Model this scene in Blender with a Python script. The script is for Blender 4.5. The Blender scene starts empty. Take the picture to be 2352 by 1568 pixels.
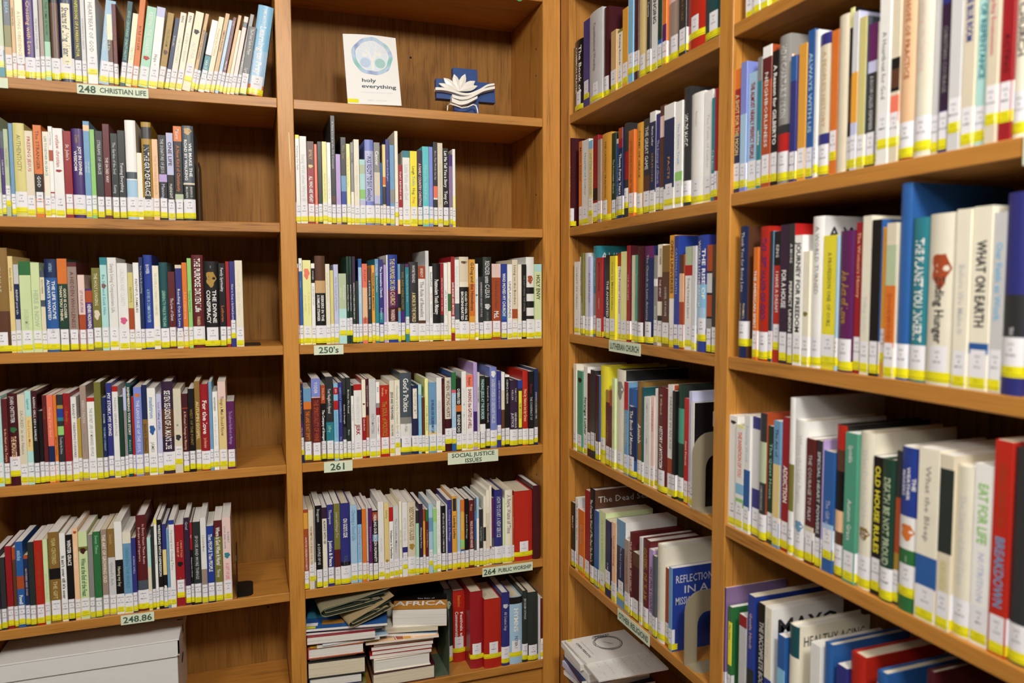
import bpy, math, random
from mathutils import Vector, Matrix
S = bpy.context.scene
COL = S.collection
rnd = random.Random(11)
CZ = 1.05                                   # camera height above the floor
# ------------------------------------------------------------------ camera
cd = bpy.data.cameras.new('camera'); cam = bpy.data.objects.new('camera', cd); COL.objects.link(cam); S.camera = cam
cd.sensor_fit = 'HORIZONTAL'; cd.sensor_width = 36.0
cd.lens = 36.0 * 1715.91 / 2352.0
PI_, YA_, RO_ = 0.0724709, 0.3395661, -0.0036330
fw = Vector((math.sin(YA_)*math.cos(PI_), math.cos(YA_)*math.cos(PI_), -math.sin(PI_)))
rt = fw.cross(Vector((0, 0, 1))).normalized(); up = rt.cross(fw)
r2 = rt*math.cos(RO_) + up*math.sin(RO_); u2 = -rt*math.sin(RO_) + up*math.cos(RO_)
M = Matrix((r2, u2, -fw)).transposed().to_4x4(); M.translation = Vector((-0.727458, -1.7, CZ)); cam.matrix_world = M
cd.clip_start = .02
cd.dof.use_dof = True; cd.dof.focus_distance = 1.95; cd.dof.aperture_fstop = 4.0
# ------------------------------------------------------------------ light and exposure
S.view_settings.view_transform = 'Standard'; S.view_settings.look = 'None'
S.view_settings.gamma = 1.0; S.view_settings.use_curve_mapping = False
S.view_settings.exposure = 0.42
w = bpy.data.worlds.new('world'); S.world = w; w.use_nodes = True
w.node_tree.nodes['Background'].inputs[0].default_value = (.8, .85, .9, 1); w.node_tree.nodes['Background'].inputs[1].default_value = .15
def area(name, loc, sx, sy, power):
    l = bpy.data.lights.new(name, 'AREA'); l.shape = 'RECTANGLE'; l.size = sx; l.size_y = sy; l.energy = power; l.color = (1.0, .965, .92)
    o = bpy.data.objects.new(name, l); COL.objects.link(o); o.location = loc; return o
CEIL = 2.26
LAMPS = [(-.95, -1.95, 6.0), (-2.9, -1.95, 4.0), (-.95, -4.2, 3.0), (-2.9, -4.2, 2.0)]
def softbox(name, loc, target, size, power):
    l = bpy.data.lights.new(name, 'AREA'); l.shape = 'DISK'; l.size = size; l.energy = power; l.color = (1.0, .96, .90)
    o = bpy.data.objects.new(name, l); COL.objects.link(o); o.location = loc
    o.rotation_euler = (Vector(target)-Vector(loc)).to_track_quat('-Z', 'Y').to_euler(); return o
softbox('flash_right', (-.50, -2.20, CZ+1.10), (-.55, 0, CZ+.15), .34, 24.5)
softbox('flash_left', (-1.70, -1.85, CZ+1.08), (-.2, -.5, CZ), .40, 14.0)
for i, (x, y, p) in enumerate(LAMPS):
    area('panel_glow', (x, y, CEIL - .022), 1.1, .54, p)
# ------------------------------------------------------------------ materials
def lin(h):
    return tuple((v/12.92 if v <= .04045 else ((v+.055)/1.055)**2.4) for v in (int(h[i:i+2], 16)/255 for i in (0, 2, 4))) + (1,)
PAL = dict(t.split(':') for t in '''cream:EDE3C4 white:EFEEEA ivory:ECE6D2 black:141214 charcoal:303133 ironsides:2A312E maroon:5E1F22 wine:44141C red:B4201F scarlet:B5271A crimson:981C24 orange:D8742C amber:E2A23C gold:A98532 mustard:B59A3C yellow:F0E23A lemon:EFEDA2 sand:E2CB8C tan:C9A574 brown:5A3826 bronze:8A6A34 olive:7C7838 green:2F6E3C dkgreen:1F3D30 ironx:203028 seagreen:4F9A80 mint:A5D6BA teal:2E8290 dkteal:1A4C52 turquoise:62CCD2 aqua:B0DCD8 sky:86BEE0 ltblue:A6C8E2 steel:6E9BC0 blue:2B5C9E royal:263E92 navy:1C2A54 indigo:30327A purple:43256E plum:5E2158 eggplant:35203A lilac:B49CD0 mauve:8A709A lavender:C0C2E2 periwinkle:7F8CD2 pink:D65A8A rose:D25E70 blush:EACCC4 coral:EE7B62 peach:F0C49A rust:A84A26 gray:8E8C88 silver:CFCFD0 slate:4C5660 taupe:A08C80 beige:DDD2BA khaki:D6CC84 celery:D2E2AC sage:B4C2A0 lime:94CC74'''.split()); PN = list(PAL)
MATS = {}
def mat(name, hexv=None, rough=.5, vary=.0, metal=0, spec=.5, bump=0, bscale=200, emit=0):
    if name in MATS: return MATS[name]
    m = bpy.data.materials.new(name); m.use_nodes = True; nt = m.node_tree; b = nt.nodes['Principled BSDF']
    c = lin(hexv or PAL[name]); b.inputs['Base Color'].default_value = c; b.inputs['Roughness'].default_value = rough
    b.inputs['Metallic'].default_value = metal; b.inputs['Specular IOR Level'].default_value = spec
    if vary:
        oi = nt.nodes.new('ShaderNodeObjectInfo'); tc = nt.nodes.new('ShaderNodeTexCoord'); nz = nt.nodes.new('ShaderNodeTexNoise')
        nz.inputs['Scale'].default_value = 38; nz.inputs['Detail'].default_value = 3
        nt.links.new(tc.outputs['Object'], nz.inputs['Vector'])
        a = nt.nodes.new('ShaderNodeMath'); a.operation = 'MULTIPLY_ADD'; a.inputs[1].default_value = vary; nt.links.new(oi.outputs['Random'], a.inputs[0]); a.inputs[2].default_value = 1-vary*.5
        n2 = nt.nodes.new('ShaderNodeMath'); n2.operation = 'MULTIPLY_ADD'; nt.links.new(nz.outputs['Fac'], n2.inputs[0]); n2.inputs[1].default_value = vary; n2.inputs[2].default_value = -vary*.5
        s = nt.nodes.new('ShaderNodeMath'); s.operation = 'ADD'; nt.links.new(a.outputs[0], s.inputs[0]); nt.links.new(n2.outputs[0], s.inputs[1])
        h = nt.nodes.new('ShaderNodeHueSaturation'); h.inputs['Color'].default_value = c; nt.links.new(s.outputs[0], h.inputs['Value'])
        nt.links.new(h.outputs[0], b.inputs['Base Color'])
    if bump:
        nz = nt.nodes.new('ShaderNodeTexNoise'); nz.inputs['Scale'].default_value = bscale
        bp = nt.nodes.new('ShaderNodeBump'); bp.inputs['Strength'].default_value = bump; bp.inputs['Distance'].default_value = .001
        nt.links.new(nz.outputs['Fac'], bp.inputs['Height']); nt.links.new(bp.outputs[0], b.inputs['Normal'])
    if emit:
        b.inputs['Emission Color'].default_value = c; b.inputs['Emission Strength'].default_value = emit
    MATS[name] = m; return m
def cmat(n): return mat(n, None, .36, .16)
def imat(n): return mat('ink_' + n, PAL[n], .45)
def paper(name, hexv, hexd, axis):
    m = bpy.data.materials.new(name); m.use_nodes = True; nt = m.node_tree; b = nt.nodes['Principled BSDF']; b.inputs['Roughness'].default_value = .8
    tc = nt.nodes.new('ShaderNodeTexCoord'); mp = nt.nodes.new('ShaderNodeMapping'); nz = nt.nodes.new('ShaderNodeTexNoise')
    sc = [6, 6, 6]; sc[axis] = 1500; mp.inputs['Scale'].default_value = sc; nz.inputs['Scale'].default_value = 1.0; nz.inputs['Detail'].default_value = 2
    cr = nt.nodes.new('ShaderNodeValToRGB'); cr.color_ramp.elements[0].position = .3; cr.color_ramp.elements[1].position = .65
    cr.color_ramp.elements[0].color = lin(hexd); cr.color_ramp.elements[1].color = lin(hexv)
    nt.links.new(tc.outputs['Object'], mp.inputs['Vector']); nt.links.new(mp.outputs[0], nz.inputs['Vector']); nt.links.new(nz.outputs['Fac'], cr.inputs[0]); nt.links.new(cr.outputs[0], b.inputs['Base Color'])
    MATS[name] = m; return m
paper('pages_white', 'F2EFE9', 'D6D2CA', 0); paper('pages_cream', 'E9DFC8', 'CDBFA2', 0); paper('flat_white', 'EDEAE2', 'CFCAC0', 2); paper('flat_cream', 'E4DAC2', 'C8BB9E', 2)
def oak(name, axis, plank=False, tint='B07731'):
    m = bpy.data.materials.new(name); m.use_nodes = True; nt = m.node_tree; L = nt.links.new; b = nt.nodes['Principled BSDF']
    b.inputs['Roughness'].default_value = .6 if plank else .45; b.inputs['Specular IOR Level'].default_value = .25 if plank else .45; b.inputs['Coat Weight'].default_value = 0 if plank else .1; b.inputs['Coat Roughness'].default_value = .3
    tc = nt.nodes.new('ShaderNodeTexCoord'); oi = nt.nodes.new('ShaderNodeObjectInfo')
    off = nt.nodes.new('ShaderNodeVectorMath'); off.operation = 'MULTIPLY_ADD'
    cx = nt.nodes.new('ShaderNodeCombineXYZ')
    for i in range(3): L(oi.outputs['Random'], cx.inputs[i])
    off.inputs[1].default_value = (7, 5, 9); L(cx.outputs[0], off.inputs[0]); L(tc.outputs['Object'], off.inputs[2])
    def noise(sc_long, sc_cross, detail, dist=0.0):
        mp = nt.nodes.new('ShaderNodeMapping'); s = [sc_cross]*3; s[axis] = sc_long; mp.inputs['Scale'].default_value = s
        n = nt.nodes.new('ShaderNodeTexNoise'); n.inputs['Scale'].default_value = 1; n.inputs['Detail'].default_value = detail; n.inputs['Distortion'].default_value = dist
        L(off.outputs[0], mp.inputs['Vector']); L(mp.outputs[0], n.inputs['Vector']); return n
    fig = noise(2.2, 16 if plank else 22, 4, 1.2); fine = noise(14, 420, 3); broad = noise(.8, 5, 2)
    wv = nt.nodes.new('ShaderNodeMath'); wv.operation = 'MULTIPLY'; wv.inputs[1].default_value = 26 if plank else 16; L(fig.outputs['Fac'], wv.inputs[0])
    sn = nt.nodes.new('ShaderNodeMath'); sn.operation = 'SINE'; L(wv.outputs[0], sn.inputs[0])
    a = nt.nodes.new('ShaderNodeMath'); a.operation = 'MULTIPLY_ADD'; a.inputs[1].default_value = .13; L(sn.outputs[0], a.inputs[0]); L(fine.outputs['Fac'], a.inputs[2])
    a2 = nt.nodes.new('ShaderNodeMath'); a2.operation = 'MULTIPLY_ADD'; a2.inputs[1].default_value = .5; L(broad.outputs['Fac'], a2.inputs[0]); L(a.outputs[0], a2.inputs[2])
    cr = nt.nodes.new('ShaderNodeValToRGB'); e = cr.color_ramp.elements
    t = lin(tint); e[0].position = .42; e[1].position = 1.0
    e[0].color = (t[0]*(.66 if plank else .52), t[1]*(.61 if plank else .46), t[2]*(.52 if plank else .38), 1); e[1].color = (t[0]*1.22, t[1]*1.25, t[2]*1.35, 1)
    k = e.new(.66); k.color = t
    L(a2.outputs[0], cr.inputs[0]); L(cr.outputs[0], b.inputs['Base Color'])
    bp = nt.nodes.new('ShaderNodeBump'); bp.inputs['Strength'].default_value = .16; bp.inputs['Distance'].default_value = .0006; L(fine.outputs['Fac'], bp.inputs['Height']); L(bp.outputs[0], b.inputs['Normal'])
    MATS[name] = m; return m
oak('oak_z', 2); oak('oak_x', 0); oak('oak_y', 1); oak('oak_panel', 2, True, '8E622A'); oak('oak_stile', 2, False, 'BA7F34')
mat('label_paper', 'EDEBF0', .55); mat('tape_yellow', 'ECE21E', .3, spec=.6); mat('ink_dark', '2A2A30', .5); mat('tape_ink', '5A5A10', .5)
mat('sign_paper', 'DCE6CC', .6); mat('sign_ink', '3E5A48', .6)
mat('steel_black', '101213', .45, spec=.4); mat('steel_beige', '9A9078', .4, metal=.15); mat('steel_sage', '5E6A55', .4, metal=.1); mat('steel_grey', 'B8B8B4', .3, metal=.8)
mat('carton_white', 'DEDDDA', .7, .04); mat('carton_dark', '3A3832', .8); mat('hole_dark', '1A0F06', .9); mat('chip_pale', 'E8D2A4', .6)
mat('cross_blue', '2B4A86', .35); mat('ceramic_white', 'F2EEE4', .3); mat('leaf_green', '4FA060', .45); mat('stem_green', '3C6A38', .6); mat('pot_clay', '9A5A3A', .7)
mat('kraft', 'A8936C', .75, .08); mat('newsprint', '8C8468', .8, .1); mat('wall_paint', '6A6256', .85, bump=.1); mat('ceiling_tile', 'E6E4DE', .9, bump=.3, bscale=90)
mat('carpet', '4A443C', .95, bump=.6, bscale=400); mat('fixture_white', 'F0F0EE', .5); mat('diffuser', 'FFF6EA', .6, emit=2.0)
# ------------------------------------------------------------------ geometry helpers
class Geo:
    def __init__(s): s.v = []; s.f = []; s.m = []
    def add(s, vs, fs, m):
        o = len(s.v); s.v += [tuple(p) for p in vs]; s.f += [tuple(i+o for i in f) for f in fs]; s.m += [m]*len(fs)
    def box(s, a, b, m, bev=0):
        x0, y0, z0 = a; x1, y1, z1 = b
        if not bev:
            s.add([(x0,y0,z0),(x1,y0,z0),(x1,y1,z0),(x0,y1,z0),(x0,y0,z1),(x1,y0,z1),(x1,y1,z1),(x0,y1,z1)],
                  [(0,3,2,1),(4,5,6,7),(0,1,5,4),(1,2,6,5),(2,3,7,6),(3,0,4,7)], m); return
        c = bev; V = []
        for x, sx in ((x0, 1), (x1, -1)):
            for y, sy in ((y0, 1), (y1, -1)):
                for z, sz in ((z0, 1), (z1, -1)):
                    V += [(x, y+sy*c, z+sz*c), (x+sx*c, y, z+sz*c), (x+sx*c, y+sy*c, z)]
        I = lambda i, j, k, a: ((i*2+j)*2+k)*3+a
        F = [(I(0,0,0,0),I(0,0,1,0),I(0,1,1,0),I(0,1,0,0)),(I(1,0,0,0),I(1,1,0,0),I(1,1,1,0),I(1,0,1,0)),
             (I(0,0,0,1),I(1,0,0,1),I(1,0,1,1),I(0,0,1,1)),(I(0,1,0,1),I(0,1,1,1),I(1,1,1,1),I(1,1,0,1)),
             (I(0,0,0,2),I(0,1,0,2),I(1,1,0,2),I(1,0,0,2)),(I(0,0,1,2),I(1,0,1,2),I(1,1,1,2),I(0,1,1,2))]
        for j in (0, 1):
            for k in (0, 1): F.append((I(0,j,k,1),I(0,j,k,2),I(1,j,k,2),I(1,j,k,1)))
        for i in (0, 1):
            for k in (0, 1): F.append((I(i,0,k,0),I(i,1,k,0),I(i,1,k,2),I(i,0,k,2)))
        for i in (0, 1):
            for j in (0, 1): F.append((I(i,j,0,0),I(i,j,0,1),I(i,j,1,1),I(i,j,1,0)))
        for i in (0, 1):
            for j in (0, 1):
                for k in (0, 1): F.append((I(i,j,k,0),I(i,j,k,1),I(i,j,k,2)))
        s.add(V, F, m)
    def prism(s, pts, ax, a, b, m, m2=None):
        """pts: polygon in the two other axes, extruded along ax from a to b"""
        def P(p, t):
            q = list(p); q.insert(ax, t); return tuple(q)
        n = len(pts); V = [P(p, a) for p in pts] + [P(p, b) for p in pts]
        s.add(V, [tuple(range(n-1, -1, -1)), tuple(range(n, 2*n))], m)
        s.add(V, [(i, (i+1) % n, n+(i+1) % n, n+i) for i in range(n)], m2 or m)
    def tube(s, path, r, m, seg=8, closed=False):
        V = []; F = []; n = len(path); path = [Vector(p) for p in path]
        for i, p in enumerate(path):
            t = (path[min(i+1, n-1)] - path[max(i-1, 0)]).normalized()
            a = t.cross(Vector((0, 0, 1)) if abs(t.z) < .9 else Vector((1, 0, 0))).normalized(); b = t.cross(a)
            for k in range(seg):
                an = 2*math.pi*k/seg; V.append(tuple(p + a*r*math.cos(an) + b*r*math.sin(an)))
        for i in range(n-1):
            for k in range(seg): F.append((i*seg+k, i*seg+(k+1) % seg, (i+1)*seg+(k+1) % seg, (i+1)*seg+k))
        F.append(tuple(range(seg-1, -1, -1))); F.append(tuple(range((n-1)*seg, n*seg)))
        s.add(V, F, m)
    def merge(s, g, M):
        o = len(s.v); s.v += [tuple(M @ Vector(p)) for p in g.v]; s.f += [tuple(i+o for i in f) for f in g.f]; s.m += g.m
    def build(s, name, parent=None, off=None, smooth=False):
        me = bpy.data.meshes.new(name)
        if off: s.v = [(x-off[0], y-off[1], z-off[2]) for x, y, z in s.v]
        me.from_pydata(s.v, [], s.f)
        ms = list(dict.fromkeys(s.m)); ix = {k: i for i, k in enumerate(ms)}
        for k in ms: me.materials.append(MATS[k])
        me.polygons.foreach_set('material_index', [ix[k] for k in s.m])
        if smooth: me.polygons.foreach_set('use_smooth', [True]*len(s.f))
        me.update()
        o = bpy.data.objects.new(name, me); COL.objects.link(o)
        if parent: o.parent = parent
        return o
def empty(name, loc=(0, 0, 0), rot=(0, 0, 0)):
    o = bpy.data.objects.new(name, None); COL.objects.link(o); o.location = loc; o.rotation_euler = rot; o.empty_display_size = .02; return o
def tag(o, label=None, cat=None, group=None, kind=None):
    if label: o['label'] = label
    if cat: o['category'] = cat
    if group: o['group'] = group
    if kind: o['kind'] = kind
    return o
# ------------------------------------------------------------------ lettering (built-in font, turned into small meshes)
GL = {}
def glyph(ch, bold):
    k = (ch, bold)
    if k in GL: return GL[k]
    def make(body):
        c = bpy.data.curves.new('g', 'FONT'); c.body = body; c.size = 1; c.resolution_u = 1 if not bold else 2; c.offset = .022 if bold else .004
        o = bpy.data.objects.new('g', c); me = bpy.data.meshes.new_from_object(o)
        V = [(v.co.x, v.co.y) for v in me.vertices]; F = [tuple(p.vertices) for p in me.polygons]
        bpy.data.objects.remove(o); bpy.data.curves.remove(c); bpy.data.meshes.remove(me); return V, F
    V, F = make(ch) if ch != ' ' else ([], [])
    a, _ = make('I' + ch + 'I'); b, _ = make('II')
    adv = (max(p[0] for p in a) - min(p[0] for p in a)) - (max(p[0] for p in b) - min(p[0] for p in b))
    GL[k] = (V, F, adv); return GL[k]
def line2d(text, length, height, bold=False, maxstretch=1.25, mincomp=.5):
    """lay one line of text, centred on 0,0: returns verts, faces; capital height `height`, total length <= `length`"""
    tot = sum(glyph(c, bold)[2] for c in text) or 1
    sc = height/.70; sx = sc
    if tot*sx > length:
        sx = length/tot
        if sx < sc*mincomp: sc = sx/mincomp
    elif tot*sx < length: sx = min(length/tot, sc*maxstretch)
    V = []; F = []; x = -tot*sx/2
    for c in text:
        gv, gf, ad = glyph(c, bold); o = len(V)
        V += [(x + p[0]*sx, p[1]*sc - .35*sc) for p in gv]; F += [tuple(i+o for i in f) for f in gf]; x += ad*sx
    return V, F
# ------------------------------------------------------------------ books
CALL = {'L1': '248', 'L2': '248', 'L3': '248', 'L4': '248.8', 'L5': '248.86', 'M2': '249', 'M3': '253', 'M4': '261', 'M5': '261', 'M6': '264', 'A1': '264', 'A2': '270', 'A3': '284', 'A4': '289', 'A5': '290', 'B1': '300', 'B2': '302', 'B3': '323', 'B4': '362', 'B5': '612'}
ZS = {'L1': .4045, 'L2': .1405, 'L3': -.1254, 'L4': -.3894, 'L5': -.6791, 'M2': .1405, 'M3': -.1254, 'M4': -.3894, 'M5': -.6791, 'M6': -.9407,
      'A1': .4040, 'A2': .1410, 'A3': -.1121, 'A4': -.3900, 'A5': -.6825, 'B1': .4040, 'B2': .1470, 'B3': -.1121, 'B4': -.3880, 'B5': -.6825}
LV = dict(zip('123456', ('top shelf', 'second shelf', 'third shelf', 'fourth shelf', 'fifth shelf', 'bottom shelf')))
BAY = {'L': 'left bay', 'M': 'middle bay', 'A': 'corner bay', 'B': 'right bay'}
def book_parts(row, w, h, base, bands, texts, ex, fl, cov, rng):
    hard = 'h' in fl
    w -= .0006; x0, x1 = .0003, .0003 + w
    d = min(.2, h*(.70 if hard else .665)) * rng.uniform(.96, 1.03)
    B = min(.0035, w*.13) if hard else min(.0008, w*.2)
    t = .0022 if hard else .0005
    t = min(t, w*.2)
    n = 9 if hard else 5
    if hard: prof = [(x0 + w*i/(n-1), B*abs(2*i/(n-1)-1)**2.2) for i in range(n)]
    else: prof = [(x0, B), (x0+B*.35, B*.3), (x0+B, 0), (x1-B, 0), (x1-B*.35, B*.3), (x1, B)]
    def yp(x):
        u = abs(2*(x-x0)/w - 1); u = min(1, u)
        if hard: return B*u**2.2
        e = w/2*(1-u); return 0 if e > B else B*(1-e/B)**2
    cover = Geo(); board = ex.get('b', base)
    zs = sorted({0.0, h} | {h*(1-a/100) for _, a, b in bands} | {h*(1-b/100) for _, a, b in bands})
    for z0, z1 in zip(zs[:-1], zs[1:]):
        zc = (z0+z1)/2; m = base
        for c, a, b in bands:
            if h*(1-b/100) <= zc <= h*(1-a/100): m = c
        V = [(x, y, z) for x, y in prof for z in (z0, z1)]
        cover.add(V, [(2*i, 2*i+2, 2*i+3, 2*i+1) for i in range(len(prof)-1)], m)
    bm = board
    for xa, xb in ((x0, x0+t), (x1-t, x1)): cover.box((xa, B, 0), (xb, d, h), bm)
    for z, flip in ((0, 1), (h, 0)):
        P = [(x, y, z) for x, y in prof] + [(x1, B+t, z), (x0, B+t, z)]
        f = tuple(range(len(P))); cover.add(P, [f if not flip else f[::-1]], base)
    cover.add([(x0+t, B+t, 0), (x1-t, B+t, 0), (x1-t, B+t, h), (x0+t, B+t, h)], [(0, 3, 2, 1)], base)
    pages = Geo(); iz = .003 if hard else .0004
    pages.box((x0+t, B+t+.0004, iz), (x1-t, d-(.003 if hard else .0003), h-iz), 'pages_cream' if (hard and rng.random() < .45) or rng.random() < .25 else 'pages_white')
    def strip(g, xa, xb, z0, z1, m, off, wrap):
        k = 8; pts = [(xa + (xb-xa)*i/k, yp(xa + (xb-xa)*i/k) - off) for i in range(k+1)]
        if wrap: pts = [(x0-off*.9, B+wrap), (x0-off*.9, B)] + pts[1:-1] + [(x1+off*.9, B), (x1+off*.9, B+wrap)]
        V = [(x, y, z) for x, y in pts for z in (z0, z1)]
        g.add(V, [(2*i, 2*i+2, 2*i+3, 2*i+1) for i in range(len(pts)-1)], m)
    lab = tape = None
    raised = .016 if 'r' in fl else rng.choice((0, 0, .001, .002, .004))
    zt = raised + .0025; th = .0115
    if 'c' in fl: zt += .006
    zl = zt + th - (.002 if rng.random() < .5 else 0); lh = rng.uniform(.027, .031)
    zl = max(zl, .014)
    if 'n' not in fl:
        lab = Geo()
        narrow = w > .0235
        lw = min(w, .0225); xc = (x0+x1)/2 + (0 if not narrow else rng.uniform(-.15, .15)*(w-lw))
        strip(lab, xc-lw/2, xc+lw/2, zl, zl+lh, 'label_paper', .0002, 0 if narrow else .006)
        lines = [CALL[row], rng.choice(('.4', '.8', 'A', '&', '.2')), ''.join(rng.choice('ABCDEHKLMNORSTW') for _ in range(rng.choice((3, 4))))]
        for i, s_ in enumerate(lines):
            V, F = line2d(s_, min(lw*.84, .012), .0024, False)
            zc = zl + lh*.76 - i*.0056
            lab.add([(xc+a, yp(xc+a)-.00032, zc+b) for a, b in V], F, 'ink_dark')
    if 't' not in fl:
        tape = Geo(); pale = 'c' in fl
        strip(tape, x0, x1, zt, zt+th, 'tape_yellow', .00035, .012)
        strip(tape, x0, x1, zt+.0022, zt+.0027, 'tape_ink', .00045, 0)
        if w > .009 and rng.random() < .6:
            for i, s_ in enumerate(('Please', 'return to')):
                V, F = line2d(s_, min(w*.7, .011), .0013, False); xc = (x0+x1)/2
                tape.add([(xc+a, yp(xc+a)-.0005, zt+.0088-i*.0026+b) for a, b in V], F, 'tape_ink')
    title = Geo()
    if 'p' in ex:
        c, r = ex['p'].split(':'); a, b = map(float, r.split('-'))
        strip(title, x0+w*.17, x1-w*.17, h*(1-b/100), h*(1-a/100), 'ink_'+c, .00022, 0); imat(c)
    if 'q' in ex:
        c, r = ex['q'].split(':'); a, b = map(float, r.split('-')); imat(c)
        za, zb = h*(1-b/100), h*(1-a/100); zc = (za+zb)/2; rr = min(w*.32, .012); rz = (zb-za)/2; xc = (x0+x1)/2
        if rz > rr*2.2:
            strip(title, x0+w*.14, x1-w*.14, za, zb, 'ink_'+c, .00024, 0)
        else:
            V = [(xc+rr*math.cos(q)*(1+.22*math.cos(5*q)), 0, zc+rz*math.sin(q)*(1+.18*math.sin(3*q))) for q in [i*math.pi/9 for i in range(18)]]
            V = [(x, yp(x)-.0003, z) for x, _, z in V] + [(xc, yp(xc)-.0003, zc)]
            title.add(V, [(18, i, (i+1) % 18) for i in range(18)], 'ink_'+c)
    for c, a, b, bold, s_ in texts:
        imat(c); za, zb = h*(1-b/100), h*(1-a/100)
        if b >= 76 and 'n' not in fl: za = max(za, zl+lh+.002)
        L = (zb-za)*.98; ls = s_.split('/'); k = len(ls)
        hgt = min(w*(.50 if bold else .40)/k, .0115 if bold else .0072)
        if hgt < .0011: hgt = .0011
        for i, q in enumerate(ls):
            V, F = line2d(q, L, hgt, bold, 1.35)
            xo = (x0+x1)/2 + ((k-1)/2 - i)*w*.80/k
            zc = (za+zb)/2
            V3 = [(xo+v, 0, zc-u) for u, v in V]
            title.add([(x, yp(x)-.00034, z) for x, _, z in V3], F, 'ink_'+c)
    cp = None
    if cov:
        cp = Geo(); ls = cov.split('/'); big = len(ls[0]) <= 5
        for i, q in enumerate(ls):
            ink = 'ink_dark' if board in ('ivory', 'white', 'silver') else 'ink_silver'; imat('silver')
            V, F = line2d(q, d*.86, .026 if big else .0145, len(ls[0]) < 8, 1.3)
            zc = h - (.030 if big else .022) - i*(.038 if big else .021)
            cp.add([(x1+.0003, d*.5+a, zc+b) for a, b in V], F, ink)
    return cover, pages, lab, tape, title if title.f else None, cp
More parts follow.
